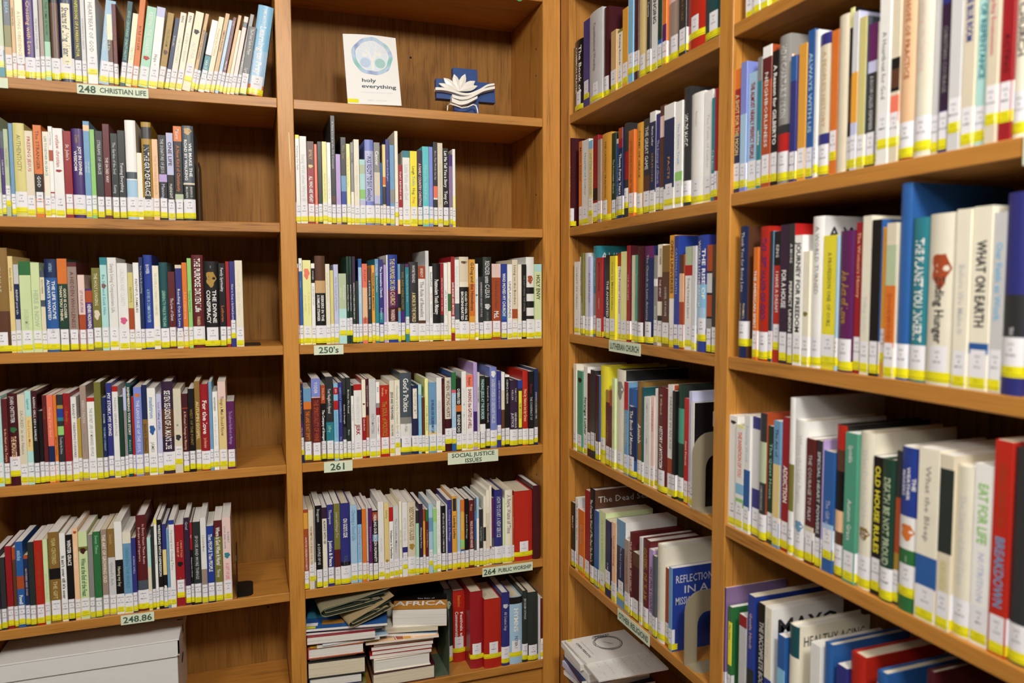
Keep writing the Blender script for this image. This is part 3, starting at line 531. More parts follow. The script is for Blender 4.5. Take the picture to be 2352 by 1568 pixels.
M3|-354.5|17.0|175|0.0|4|1|50,0,17;19,72,76|51,20,68,1,The Rule of Benedict~1,3,15,0,BENEDICT||||white paperback with rust band, twenty-seventh from the left, @
M3|-337.5|8.8|210|0.0|4|52||||S||
M3|-328.7|7.8|174|0.0|4|1||22,4,30,1,Good-Proof~11,34,48,0,The Ride~51,48,70,0,Church Pastor||S||
M3|-321.0|18.8|181|0.0|4|3||1,20,66,1,Postmodern Youth Ministry||h||black hardcover lettered Postmodern Youth Ministry, @
M3|-302.1|7.9|181|0.0|4|10|4,66,80|47,18,62,0,IMMORTALITY AND YOUR TEEN||S||
M3|-294.3|9.4|182|0.0|4|1||51,32,70,0,LIFE IN THE DESERT||S||
M3|-284.9|7.9|184|0.0|4|2|22,40,62|||n S||
M3|-276.9|9.3|197|0.0|4|10||1,30,78,1,SAFE BODIES AND BEYOND||r S||
M3|-267.6|11.5|190|0.0|4|1|53,54,74|52,6,50,0,Feasting for the Word||||white paperback with slate grey band, thirty-fifth from the left, @
M3|-256.1|23.4|197|0.0|4|55|3,36,80;2,30,36|1,41,76,1,CALLED TO HEAL THE/BROKENHEARTED|q=brown:5-8|h||beige hardcover lettered CALLED TO HEAL THE BROKENHEARTED, @
M3|-232.7|14.6|191|0.0|4|12|11,30,70|4,3,64,1,G-Dog and the Homeboys||||amber paperback lettered G-Dog and the Homeboys, @
M3|-218.1|9.0|181|0.0|4|1||31,10,60,0,The Spirit in Practice|q=charcoal:40-42|S||
M3|-209.1|11.4|150|0.0|4|4||52,8,64,0,REMEMBERING ANCIENT FUTURE||S||
M3|-197.7|21.3|197|0.0|4|5||52,4,50,1,RENDER unto CAESAR~51,66,78,0,JOHN COBB|q=silver:56-63|h||greenish black hardcover, fortieth from the left, @
M3|-176.4|23.2|181|0.0|4|50|47,0,18|19,22,60,0,A New Kind of Pastor~1,62,72,1,McL||||rust paperback lettered A New Kind of Pastor, @
M3|-153.1|15.6|181|0.0|4|35|34,60,74|1,12,70,1,WHO MOVED MY CHURCH?||||royal blue paperback lettered WHO MOVED MY CHURCH?, @
M3|-137.6|12.5|180|0.0|4|1||51,22,72,1,UNPLAYGROUNDS||||white paperback lettered UNPLAYGROUNDS, @
M3|-125.1|14.7|191|0.0|4|55|50,62,74|19,5,58,0,Living on the Borders||||beige paperback lettered Living on the Borders, @
M3|-110.4|10.1|180|0.0|4|2||||S||
M3|-100.3|11.9|180|0.0|4|3||51,14,64,0,THE DAY I HEARD THE GOSPEL||S||
M3|-88.4|21.1|198|0.0|4|1|3,37,45;3,54,62;3,72,76||q=rust:22-32|h||white hardcover, forty-seventh from the left, @
M3|-67.4|19.2|181|0.0|4|57|30,0,10|19,14,48,1,HOLY ENVY||||pale green paperback lettered HOLY ENVY, @
M4|-627.7|10.5|182|0.0|4|36|50,0,2;38,50,66|52,10,40,0,Desire & Delirium~47,56,68,0,STACEY||r||navy paperback lettered Desire & Delirium, @
M4|-617.3|17.4|167|0.0|4|19|33,0,18;11,18,28|11,30,76,1,THE LAND IS NOT EMPTY||||brown paperback lettered THE LAND IS NOT EMPTY, @
M4|-599.9|20.1|188|0.0|4|6|44,0,22;49,22,23|50,25,78,1,THE SPIRITUALITY OF WINE~1,4,18,0,YODER||||maroon paperback lettered THE SPIRITUALITY OF WINE, @
M4|-579.8|10.7|173|0.0|4|3|50,0,24|1,32,74,1,The Company of Strangers~49,4,20,0,PALMER||||black paperback lettered The Company of Strangers, @
M4|-569.1|17.4|191|0.0|4|4|27,54,80|1,14,44,0,Your Neighbor's Hymnal~26,58,66,0,Jeffrey||||dark grey paperback lettered Your Neighbor's Hymnal, @
M4|-551.8|10.5|175|0.0|4|31|8,5,14;8,22,34|33,36,70,0,SCIENCE AND THEOLOGY~1,7,12,0,HEATH||||sky blue paperback lettered SCIENCE AND THEOLOGY, @
M4|-541.3|9.5|177|0.0|4|37||32,6,52,0,DIFFICULT CONVERSATIONS~43,70,80,0,Kniss||S||
M4|-531.8|8.4|186|0.0|4|4|3,20,60|1,28,60,0,Gentle in Strength||S||
M4|-523.4|10.1|187|0.0|4|5||1,14,44,0,Broken We Kneel~52,62,72,0,Bass||||greenish black paperback lettered Broken We Kneel, @
M4|-513.3|6.4|169|0.0|4|1|3,0,14|51,24,50,0,A PEOPLE'S GUIDE||S||
M4|-506.9|18.1|171|0.0|4|1|8,0,8|52,16,52,0,THOU SHALT NOT BE A~10,54,68,1,JERK||||white paperback lettered THOU SHALT NOT BE A, @
M4|-488.8|9.4|181|0.0|4|10|2,0,48|1,48,66,0,CHURCH|q=maroon:30-32|S||
M4|-479.4|6.8|182|0.0|4|7|50,46,80|47,4,40,0,THE RIGHTEOUS MIND||S||
M4|-472.6|16.0|182|0.0|4|52||1,10,20,0,Lord Have Mercy~51,44,70,0,FAITH MATTERS||||light grey paperback lettered FAITH MATTERS, @
M4|-456.6|9.0|174|0.0|4|1|10,34,44;51,28,34|10,46,70,0,WHITE SUPREMACY~4,6,14,0,RISE||S||
M4|-447.6|21.7|166|0.0|4|9||13,22,76,1,The SOUL of POLITICS~49,3,16,0,Jim/Wallis||||bright red paperback lettered The SOUL of POLITICS, @
M4|-425.9|12.2|176|0.0|4|2||4,15,52,1,JESUS AND THE POWERS~4,58,74,0,WALTER WINK||||ivory paperback, seventeenth from the left, @
M4|-413.7|13.2|176|0.0|4|2||51,6,70,0,Christianity and the Common Good||r||ivory paperback, eighteenth from the left, @
M4|-400.6|27.4|192|0.0|4|53|1,62,80;51,54,62|1,6,48,1,God's Politics~51,60,72,0,Jim Wallis||h||slate grey hardcover lettered God's Politics, @
M4|-373.1|15.2|161|0.0|4|36||51,8,42,0,THE UPPER LIMIT~7,50,76,0,UPHEAVAL|p=ivory:4-48|h||short navy hardcover lettered THE UPPER LIMIT, @
M4|-358.0|8.1|163|0.0|4|31|30,0,14|||S||
M4|-349.9|7.4|133|0.0|4|19||||S||
M4|-342.6|8.6|177|0.0|4|16||21,36,70,0,IF GOD WERE OUR NEIGHBOR||S||
M4|-333.9|19.4|167|0.0|4|33|32,60,70;17,70,76|36,24,76,1,SO WE AND OUR CHILDREN MAY LIVE||||steel blue paperback lettered SO WE AND OUR CHILDREN MAY, @
M4|-314.6|13.3|178|0.0|4|1||52,30,78,1,UNDERSTANDING PREJUDICE||||white paperback lettered UNDERSTANDING PREJUDICE, @
M4|-301.3|7.1|176|0.0|4|7||50,8,40,0,Beyond the Common Good||S||
M4|-294.1|16.2|177|0.0|4|7|2,0,56|6,3,54,1,WHEN HELPING HURTS||h r||dark maroon hardcover lettered WHEN HELPING HURTS, @
M4|-278.0|11.1|189|0.0|4|34|22,0,22;46,22,26;32,26,74|22,3,16,0,PARCEL~1,28,56,0,There's a Choice||r S||
M4|-266.9|13.4|174|0.0|4|3|11,37,46|1,14,36,1,OVERRATED~1,50,78,1,EUGENE CHO||h||black hardcover lettered OVERRATED, @
M4|-253.5|11.7|190|0.0|4|1||52,20,76,0,LIVING IN A TIME OF CLIMATE CHANGE||||white paperback lettered LIVING IN A TIME OF CLIMATE, @
M4|-241.8|17.2|181|0.0|4|1|48,0,16|10,18,72,1,SHAKING the GATES of HELL~4,3,14,0,Burgess||||white paperback with coral band, thirty-first from the left, @
M4|-224.5|10.0|210|0.0|4|41|38,56,82|43,14,50,0,On Courage and Witness||S||
M4|-214.6|7.2|186|0.0|4|52||4,14,44,0,THE CONSUMER||S||
M4|-207.4|14.2|177|0.0|4|3|5,0,60;1,66,76|30,4,60,1,FINDING JESUS AT THE BORDER||||black paperback with greenish black band, thirty-fourth from the left, @
M4|-193.2|11.4|174|0.0|4|3||52,6,70,0,Farewell to Christ Church||S||
M4|-181.7|18.0|197|0.0|4|44||52,14,70,1,SACRED STORIES OF ORDINARY FAMILIES|q=white:4-12|h||periwinkle hardcover lettered SACRED STORIES OF ORDINARY FAMILIES, @
M4|-163.7|10.8|187|0.0|4|37||43,12,50,0,DEEPER WOVEN ROOTS||r S||
M4|-152.9|9.1|184|0.0|4|19|1,0,24;55,24,50|||S||
M4|-143.9|12.2|177|0.0|4|3|1,0,3|1,6,40,0,SCIENCE vs RELIGION||S||
M4|-131.6|20.9|163|0.0|4|40||52,10,34,0,TIMOTHY/KELLER~52,48,72,1,GENEROUS/JUSTICE||h||short dark purple hardcover, fortieth from the left, @
M4|-110.7|12.8|162|0.0|4|4|35,0,12|4,34,58,0,THE LIMITS OF JUSTICE|p=yellow:16-72|S||
M4|-98.0|14.6|185|0.0|4|9||49,24,68,1,Not by Nature but by Grace||h||bright red hardcover lettered Not by Nature but by Grace, @
M4|-83.4|14.7|183|0.0|4|3||52,34,66,0,THE CONSPIRACY OF~10,16,30,0,Steve||||black paperback lettered THE CONSPIRACY OF, @
M4|-68.7|10.4|189|0.0|4|36|4,40,80|52,30,66,0,SURVIVING A REDEEMED TIME||S||
M5|-624.1|11.1|184|0.0|4|50|12,4,24|1,34,76,0,HOPE FOR CHILDREN IN POVERTY||||rust paperback lettered HOPE FOR CHILDREN IN POVERTY, @
M5|-613.0|11.8|182|0.0|4|55||50,20,70,0,THE EMPTIES OF BREAD FOR TEN||r||beige paperback lettered THE EMPTIES OF BREAD FOR TEN, @
M5|-601.2|3.5|187|0.0|4|51||||r S||
M5|-598.0|15.1|190|0.0|4|3||1,46,72,0,A COUPLE OF US~52,4,20,0,Brueggemann||||black paperback, fourth from the left, @
M5|-582.8|10.7|185|0.0|4|2|40,0,14|4,16,46,1,ALWAYS WITH US?||||ivory paperback lettered ALWAYS WITH US?, @
M5|-572.1|15.3|189|0.0|4|37||1,44,76,1,Justice & Peace~1,6,24,0,Thompson||||indigo paperback lettered Justice & Peace, @
M5|-556.8|14.5|190|0.0|4|21|6,56,80|52,10,42,0,Livers and Hunger Too||||olive paperback lettered Livers and Hunger Too, @
M5|-542.4|22.2|189|0.0|4|37|3,72,80|1,18,42,1,ON GOD'S SIDE~53,64,78,1,WALLIS||h||indigo hardcover lettered ON GOD'S SIDE, @
M5|-520.2|16.1|183|0.0|4|34|32,0,100|33,6,46,1,Charting a Good Life||||blue paperback lettered Charting a Good Life, @
M5|-504.0|10.1|171|0.0|4|31|36,0,20|46,22,70,0,Living Through the Storm||S||
M5|-493.9|10.2|172|0.0|4|11||||S||
M5|-483.7|4.8|178|0.0|4|52|39,74,80|||S||
M5|-478.9|9.1|172|0.0|4|39||41,20,64,0,Embracing Our Selves||S||
M5|-469.8|13.1|165|0.0|4|3|50,2,14;33,34,44|1,5,76,1,HEALING OUR BROKEN HUMANITY||||black paperback lettered HEALING OUR BROKEN HUMANITY, @
M5|-456.7|14.1|184|0.0|4|1||52,46,64,0,WHITE AWAKENING||||white paperback, fifteenth from the left, @
M5|-442.6|11.7|181|0.0|4|17||21,6,24,0,Safety|q=gold:74-78|||sand paperback lettered Safety, @
M5|-430.9|10.0|169|0.0|4|1|8,0,20|4,32,78,1,Violence in Families||S||
M5|-420.9|13.3|170|0.0|4|52||51,8,74,0,The Conflict Makers||||light grey paperback, eighteenth from the left, @
M5|-407.5|6.7|181|0.0|4|2||51,30,70,0,BIBLICAL CREATION||S||
M5|-400.8|13.0|178|0.0|4|1|37,60,74|52,20,52,1,ACTIVE VALUE||r||white paperback lettered ACTIVE VALUE, @
M5|-387.8|19.7|177|0.0|4|55||20,6,52,1,RESTORING VALUES|q=gold:56-64|h||beige hardcover lettered RESTORING VALUES, @
M5|-368.1|8.1|155|0.0|4|26|4,0,20|||S||
M5|-360.0|9.3|170|0.0|4|40||1,30,66,0,Winning for Peace||S||
M5|-350.6|5.8|156|0.0|4|12|50,0,18|||S||
M5|-344.8|7.4|155|0.0|4|6|22,0,18|49,30,60,0,A Lutheran Almanac||S||
M5|-337.3|10.6|168|0.0|4|32|33,20,40|||r S||
M5|-326.7|9.5|155|0.0|4|59|26,20,80|||S||
M5|-317.3|10.3|172|0.0|4|1||52,8,72,0,LIVE TO CREATE HAPPINESS||S||
M5|-307.0|11.5|160|0.0|4|3||1,10,76,0,AFTER LOSS: RETURN TO COMMUNION||S||
M5|-295.5|4.4|161|0.0|4|52||||S||
M5|-291.1|11.6|172|0.0|4|37||43,8,64,0,Looking for the Fringe||S||
M5|-279.5|12.4|180|0.0|4|12||4,26,58,1,Leading Ladies|q=charcoal:3-20|||amber paperback lettered Leading Ladies, @
M5|-267.1|8.7|172|0.0|4|32|19,78,100|||S||
M5|-258.4|10.5|169|0.0|4|12|11,0,18;59,58,70;34,72,80|56,16,46,1,joust jammed!||S||
M5|-247.9|9.7|171|0.0|4|3||52,20,60,0,Journal of a Marriage||S||
M5|-238.1|13.2|167|0.0|4|6||47,30,80,1,WALK IN A RELAXED MANNER~49,6,16,0,Rupp||S||
M5|-224.9|6.1|171|0.0|4|53|34,20,60|32,10,40,0,THE GRAYEST||S||
M5|-218.8|7.2|171|0.0|4|32|1,30,100|||S||
M5|-211.6|9.7|141|0.0|4|4||52,30,56,0,The Spiritual Ways||S||
M5|-201.9|7.4|173|0.0|4|2|5,44,64|||S||
M5|-194.5|9.1|187|0.0|4|2|55,30,100|55,20,64,0,THE LITTLE COMMANDER||S||
M5|-185.4|6.8|197|0.0|4|2||52,20,60,0,SAINTS AND SAGES|q=rust:76-80|S||
M5|-178.6|6.2|166|0.0|4|39|53,60,100|||S||
M5|-172.3|20.3|185|0.0|4|37||52,8,64,1,HOW TO START A NEW SERVICE||h||indigo hardcover lettered HOW TO START A NEW SERVICE, @
M5|-152.0|6.3|162|0.0|4|57||||S||
M5|-145.7|19.6|183|0.0|4|2||51,6,60,1,A Royal Waste of Time||h||ivory hardcover, forty-sixth from the left, @
M5|-126.1|5.3|165|0.0|4|50||49,20,60,0,HERE AND NOW||S||
M5|-120.8|49.2|175|0.0|4|9||||c h||thick bright red hardcover, forty-eighth from the left, @
M5|-71.6|19.5|186|0.0|4|7||||d h n t||dark maroon hardcover, forty-ninth from the left, @
M6|-286.8|22.3|189|0.0|65|5|||q=sage:15-26|h||greenish black hardcover, first from the left, @
M6|-264.5|31.4|183|0.0|60|9||1,28,72,1,Festivals and/Commemorations~12,6,22,0,Danielou||c h r||bright red hardcover lettered Festivals and Commemorations, @
M6|-233.2|33.0|194|0.0|14|10||||c e h r||thick crimson hardcover, third from the left, @
M6|-200.1|44.5|174|0.0|4|9||||c h r||thick bright red hardcover, fourth from the left, @
M6|-155.6|21.4|186|0.0|3|37||52,26,52,0,All Creation Sings|q=silver:15-21|h||indigo hardcover, fifth from the left, @
M6|-134.2|33.4|171|0.0|3|32|3,0,10|1,16,52,1,HYMNS~36,58,74,0,PETER||h r||thick light blue hardcover lettered HYMNS, @
M6|-100.8|14.4|183|0.0|3|5||52,10,40,0,JERUSALEM CATHOLIC||h||greenish black hardcover, seventh from the left, @
M6|-86.4|28.1|176|0.0|3|5||||h||greenish black hardcover, eighth from the left, @
M6|-58.3|6.2|164|0.0|3|52||||n t S||
M6|-52.0|7.4|158|0.0|3|6|1,66,100|||S||
A1|-70.7|48.5|159|0.0|4|3||1,8,74,1,The Book of/COMMON PRAYER||h||thick black hardcover lettered The Book of COMMON PRAYER, @
A1|-119.3|33.7|191|0.0|4|37||||r||thick indigo paperback, second from the left, @
A1|-152.9|61.9|194|0.0|4|52||51,12,66,1,Constitutional Worship||h||thick light grey hardcover, third from the left, @
A1|-214.9|26.0|187|0.0|4|7||||h||dark maroon hardcover, fourth from the left, @
A1|-261.7|24.3|124|0.0|4|18||||S||
A1|-286.0|21.3|120|0.0|4|2|21,0,5|4,8,60,0,Kinship Records||S||
A1|-307.4|24.0|154|0.0|4|12||||||short amber paperback, seventh from the left, @
A1|-331.3|21.7|192|0.0|4|31||||r||sky blue paperback, eighth from the left, @
A1|-353.0|16.7|186|0.0|4|7||||r S||
A1|-369.7|39.4|205|0.0|4|17||||h||thick sand hardcover, tenth from the left, @
A1|-409.1|14.1|190|0.0|4|4||1,30,45,0,Tapestry||S||
A1|-423.2|23.4|186|0.0|4|1||4,16,54,1,CHANGING||||white paperback lettered CHANGING, @
A1|-446.6|16.1|182|0.0|4|23|34,72,80|||S||
A1|-462.7|14.4|184|0.0|4|11|39,60,80|||S||
A1|-477.1|42.9|208|0.0|4|54|47,30,50|||h||thick taupe hardcover with pale pink band, fifteenth from the left, @
A1|-520.0|24.0|196|0.0|4|4||20,30,70,0,A SIGNATURE||||dark grey paperback, sixteenth from the left, @
A1|-544.0|52.3|215|0.0|4|9||||h r||thick bright red hardcover, seventeenth from the left, @
A1|-596.3|48.1|212|0.0|4|28||||h||thick dark teal hardcover, eighteenth from the left, @
A2|-44.9|14.4|209|0.0|4|7||1,20,60,0,A HISTORY OF THE||h|AT/C o|dark maroon hardcover lettered A HISTORY OF THE, @
A2|-94.9|19.4|193|0.0|4|11||4,4,50,0,Martin Luther||S||
A2|-114.2|38.0|191|0.0|4|1||51,10,70,0,Hearth of Luther||||thick white paperback, third from the left, @
A2|-152.3|22.1|184|0.0|4|17|31,0,10|58,14,66,1,AFTER LUTHER||r S||
A2|-174.3|26.2|190|0.0|4|10|3,60,74|||||crimson paperback with black band, fifth from the left, @
A2|-200.6|16.3|178|0.0|4|54||||S||
A2|-216.9|44.9|185|0.0|4|12||19,8,74,0,THE CATHOLIC TRADITION||h||thick amber hardcover lettered THE CATHOLIC TRADITION, @
A2|-261.8|20.3|180|0.0|4|23||52,30,70,0,The Protestant Church||||dark green paperback lettered The Protestant Church, @
A2|-282.1|16.1|165|0.0|4|34|1,0,6|32,30,72,0,The Story of God||S||
A2|-298.2|18.6|183|0.0|4|36|50,0,12;10,12,22|1,28,76,1,Those Forty Years||||navy paperback with rust band, tenth from the left, @
A2|-316.9|22.2|188|0.0|4|4|10,30,60|||h r||dark grey hardcover with crimson band, eleventh from the left, @
A2|-339.1|23.6|170|0.0|4|11||50,10,74,0,LETTERS FOR TROUBLED TIME||||orange paperback, twelfth from the left, @
A2|-362.6|32.2|179|0.0|4|12||19,8,60,0,FORMS OF GRACE||h||thick amber hardcover, thirteenth from the left, @
A2|-394.8|24.5|181|0.0|4|4|19,60,78|52,8,54,1,THE GREAT GAME||||dark grey paperback lettered THE GREAT GAME, @
A2|-419.3|22.3|189|0.0|4|1|36,10,80|1,14,34,0,Martin Luther~13,40,70,0,SERMONS||||white paperback lettered SERMONS, @
A2|-441.7|17.3|181|0.0|4|37||52,26,72,0,The Journey of Church||||indigo paperback, sixteenth from the left, @
A2|-458.9|18.5|192|0.0|4|19|47,10,30|||||brown paperback with pale pink band, seventeenth from the left, @
A2|-477.5|35.7|188|0.0|4|1|36,14,80|12,46,78,0,FACTS||||thick white paperback with navy band, eighteenth from the left, @
A2|-513.2|24.3|186|0.0|4|1|59,66,80|31,20,60,0,The Divine Truth||||white paperback with lime green band, nineteenth from the left, @
A2|-537.5|21.7|205|0.0|4|4||1,22,50,1,HOLDS MAGIC||h||dark grey hardcover, twentieth from the left, @
A2|-559.2|40.4|188|0.0|4|1||52,16,30,0,Martin Luther||h||thick white hardcover, twenty-first from the left, @
A2|-599.6|24.7|184|0.0|4|1||52,20,70,0,The Faith of Luther||||white paperback, twenty-second from the left, @
A2|-624.3|10.7|168|0.0|4|27||1,50,70,0,To Be Brave||||teal paperback, twenty-third from the left, @
A2|-635.0|7.9|181|0.0|4|10||||S||
A2|-642.9|7.8|158|0.0|4|1||||S||
A3|-70.3|31.0|171|0.0|4|1||51,6,66,0,CHRIST IN CRISIS?||||white paperback lettered CHRIST IN CRISIS?, @
A3|-101.2|14.4|182|0.0|4|1||4,10,50,0,ORDINARY GRACE||S||
A3|-115.6|13.3|190|0.0|4|21||1,60,76,1,CLIMATE CHANGE||S||
A3|-128.9|24.7|189|0.0|4|52||||h||light grey hardcover, fourth from the left, @
A3|-153.6|13.2|180|0.0|4|43||38,8,70,0,BLUE LIKE JAZZ||S||
A3|-166.7|26.6|203|0.0|4|27|51,52,80|26,8,44,0,CHRISTIAN MISSION||h|AHISTORY|teal hardcover with grey band, sixth from the left, @
A3|-193.4|32.4|176|0.0|4|8||7,6,42,0,MARTIN LUTHER KING~49,50,64,0,STRENGTH||||thick red paperback lettered STRENGTH, @
A3|-225.8|16.2|175|0.0|4|36||||S||
A3|-242.0|19.8|180|0.0|4|3||1,30,78,1,THE ANOINTED||S||
A3|-261.8|27.0|177|0.0|4|15||21,6,66,0,Come to Martin Luther||||yellow paperback, tenth from the left, @
A3|-288.7|20.6|182|0.0|4|1|8,0,15|8,18,70,0,The Power of Lament||||white paperback lettered The Power of Lament, @
A3|-309.3|27.3|184|0.0|4|16||||||pale yellow paperback, twelfth from the left, @
A3|-336.6|14.2|195|0.0|4|10||47,20,66,0,CHURCHES|b=wine|S||
A3|-350.8|17.4|175|0.0|4|0||||||cream paperback, fourteenth from the left, @
A3|-368.2|10.3|175|0.0|4|25||26,6,60,0,Moby Church||S||
A3|-378.4|25.1|191|0.0|4|7||||h||dark maroon hardcover, sixteenth from the left, @
A3|-403.5|35.4|190|0.0|4|36|39,0,12|52,8,76,0,The Church in Latin America||h||thick navy hardcover with plum band, seventeenth from the left, @
A3|-438.8|13.4|171|0.0|4|51|1,26,34|1,56,76,0,BREAKING||S||
A3|-452.2|20.4|191|0.0|4|2|6,32,56;3,70,80|4,4,20,0,HOLY SHRINE~1,34,52,0,THE SPIRIT|b=ivory|||ivory paperback lettered THE SPIRIT, @
A3|-472.6|27.4|188|0.0|4|20|19,26,80|52,40,70,0,GOSPEL OF HOPE|b=rust|||bronze paperback with brown band, twentieth from the left, @
A3|-500.1|17.7|205|0.0|4|12|1,56,80|19,4,52,1,OPEN UNIVERSES||||amber paperback with white band, twenty-first from the left, @
A3|-517.8|15.4|203|0.0|4|35||32,10,52,0,CATHOLIC FAITH||||royal blue paperback, twenty-second from the left, @
A3|-533.2|15.1|169|0.0|4|50|19,0,20;49,20,50|||||rust paperback with brown band, twenty-third from the left, @
A3|-548.2|25.3|182|0.0|4|1|58,0,18;8,18,28|51,30,70,0,Doing Scripture Justice||||white paperback with sage band, twenty-fourth from the left, @
A3|-573.5|11.7|182|0.0|4|52||||||light grey paperback, twenty-fifth from the left, @
A3|-585.2|32.6|199|0.0|4|35|31,42,62;32,62,80|1,4,62,1,THE RISE OF/WORLD LUTHERANISM|b=indigo|h r||thick royal blue hardcover lettered THE RISE OF WORLD LUTHERANISM, @
A3|-617.8|15.7|181|0.0|4|3|50,0,24;52,26,44;50,46,66;51,68,78|||||black paperback with rust band, twenty-seventh from the left, @
A3|-633.5|15.4|181|0.0|4|4|19,0,30|||||dark grey paperback with brown band, twenty-eighth from the left, @
A4|-74.8|17.4|207|0.0|4|2||||S||
A4|-92.2|31.1|193|0.0|4|25|||q=black:8-14|||sea green paperback, second from the left, @
A4|-123.3|22.0|206|0.0|4|1||3,34,80,1,Strange Luther||S||
A4|-145.3|18.8|192|0.0|4|7||||r S||
A4|-164.1|23.6|202|0.0|4|4||||r||dark grey paperback, fifth from the left, @
A4|-187.7|18.0|192|0.0|4|7|||b=blue|S||
A4|-205.7|34.9|216|0.0|4|15||||h r||thick yellow hardcover, seventh from the left, @
A4|-240.5|19.3|166|0.0|4|6|13,0,16|13,40,70,0,Lord's Prayer||S||
A4|-259.8|12.3|168|0.0|4|50|6,20,80|||S||
A4|-272.2|14.0|195|0.0|4|57||56,20,74,0,LUTHERANS IN AMERICA||S||
A4|-286.2|40.2|216|0.0|4|2|||b=charcoal;q=gray:10-28|h||thick ivory hardcover, eleventh from the left, @
A4|-326.4|17.0|194|0.0|4|33|8,0,30|17,34,70,0,JOURNEYING||S||
A4|-343.5|32.2|183|0.0|4|34|36,20,80|1,24,76,1,The Book of Mormon|q=silver:18-20|h||thick blue hardcover lettered The Book of Mormon, @
A4|-375.7|26.6|200|0.0|4|20||1,42,62,1,Amish||h||bronze hardcover lettered Amish, @
A4|-402.3|6.8|192|0.0|4|28||||S||
A4|-409.1|24.7|174|0.0|4|1||52,6,66,0,AMISH AND THE COMMUNITY||||white paperback, sixteenth from the left, @
A4|-433.8|14.2|179|0.0|4|47||46,10,40,0,OPENNESS||S||
A4|-448.0|13.2|195|0.0|4|1||||S||
A4|-461.1|35.0|200|0.0|4|6||1,36,80,1,HISTORY of MYSTICISM~49,6,26,0,E. Wilbrandt||h||thick maroon hardcover lettered HISTORY of MYSTICISM, @
A4|-496.1|20.7|209|0.0|4|1|50,66,80|51,10,58,0,PARADISE IN AN AGE|b=rust|||white paperback with rust band, twentieth from the left, @
A4|-516.8|11.3|200|0.0|4|3||||S||
A4|-528.1|21.8|213|0.0|4|23|25,20,50||b=ironsides|h||dark green hardcover with sea green band, twenty-second from the left, @
A4|-550.0|14.7|191|0.0|4|8||1,40,64,0,Saint Francis||||red paperback, twenty-third from the left, @
A4|-564.7|11.2|205|0.0|4|43||||||lavender paperback, twenty-fourth from the left, @
A4|-575.9|11.1|187|0.0|4|1|||b=black||Re/Ho|white paperback, twenty-fifth from the left, @
A5|-58.6|21.7|161|0.0|4|3||1,20,40,0,MERCY||S||
A5|-80.3|19.0|177|0.0|4|1||51,8,60,0,A Pocket Guide|b=silver|S||
A5|-99.3|34.7|155|0.0|4|11||32,20,56,0,Holiness||||thick orange paperback, third from the left, @
A5|-133.9|25.7|210|0.0|4|10||||||crimson paperback, fourth from the left, @
A5|-159.6|27.8|220|0.0|4|3||1,10,78,1,The Complete World of The Dead Sea Scrolls|b=brown|h|The Dead Sea|black hardcover lettered The Complete World of The Dead, @
A5|-187.4|21.6|177|0.0|4|34||||S||
A5|-209.0|34.1|183|0.0|4|57|11,88,100|58,10,66,0,PEOPLE & BARRIERS||||thick pale green paperback with orange band, seventh from the left, @
A5|-243.1|25.3|171|0.0|4|36||52,55,78,0,ISLAM||r||navy paperback, eighth from the left, @
A5|-268.4|8.7|171|0.0|4|41|39,20,80|||S||
A5|-277.1|19.6|176|0.0|4|49||50,10,60,0,Confronting||S||
A5|-296.7|39.0|189|0.0|4|33|36,30,80|52,30,66,0,The Road Companion|b=white|r||thick steel blue paperback with navy band, eleventh from the left, @
A5|-335.6|19.4|157|0.0|4|54||50,20,60,0,GREAT RELIGIONS||S||
A5|-355.0|12.3|178|0.0|4|6||47,10,70,1,THE POWER OF LIGHT||h||maroon hardcover, thirteenth from the left, @
A5|-367.3|27.3|141|0.0|4|19|7,20,80|||||short brown paperback with dark maroon band, fourteenth from the left, @
A5|-394.6|11.7|180|0.0|4|52||||S||
A5|-406.4|27.6|181|0.0|4|6||13,8,68,1,GOSPEL OF ISLAM||h||maroon hardcover, sixteenth from the left, @
A5|-433.9|17.7|169|0.0|4|41||6,20,78,1,ONCE UPON A COUNTRY||||lilac paperback lettered ONCE UPON A COUNTRY, @
A5|-451.6|13.4|162|0.0|4|53||||S||
A5|-465.0|28.0|190|0.0|4|2||52,10,76,0,Universal Justice||h||ivory hardcover lettered Universal Justice, @
A5|-493.0|17.3|152|0.0|4|50||||||short rust paperback, twentieth from the left, @
A5|-510.3|12.9|160|0.0|4|33|||b=royal|S|REFLECTIONS/IN A/MISSION MIRROR|
B1|-706.4|18.8|200|0.0|4|1||||S||
B1|-725.2|4.9|200|0.0|4|39||||S||
B1|-730.1|15.7|205|0.0|4|1||||S||
B1|-745.8|18.8|210|0.0|4|2||||S||
B1|-764.6|20.4|205|0.0|4|1||||S||
B2|-682.6|18.4|191|0.0|4|36|11,0,16;10,16,52|17,20,70,1,A SHOT FOR THE MOON||||navy paperback with orange band, first from the left, @
B2|-701.0|15.7|197|0.0|4|44|32,40,80|||||periwinkle paperback with light blue band, second from the left, @
B2|-716.7|23.5|177|0.0|4|32||10,8,78,1,THE ALMOST NEARLY PERFECT PEOPLE||||light blue paperback lettered THE ALMOST NEARLY PERFECT PEOPLE, @
B2|-740.1|10.7|194|0.0|4|27|51,0,18|1,50,72,1,white||||teal paperback lettered white, @
B2|-750.8|20.9|206|0.0|4|50|1,0,8;6,8,24|1,14,76,0,NEIGHBORLINESS||||rust paperback with maroon band, fifth from the left, @
B2|-771.7|15.2|194|0.0|4|3||1,10,70,1,A Reason for GILBERTO|b=wine|||black paperback, sixth from the left, @
B2|-786.9|25.7|209|0.0|4|51|4,60,66;8,66,80|52,6,56,1,HOW CHARITABLE VISION||h||grey hardcover with red band, seventh from the left, @
B2|-812.6|3.8|179|0.0|4|12|1,0,28|||S||
B2|-816.4|12.7|174|0.0|4|37|34,0,20|||||indigo paperback with blue band, ninth from the left, @
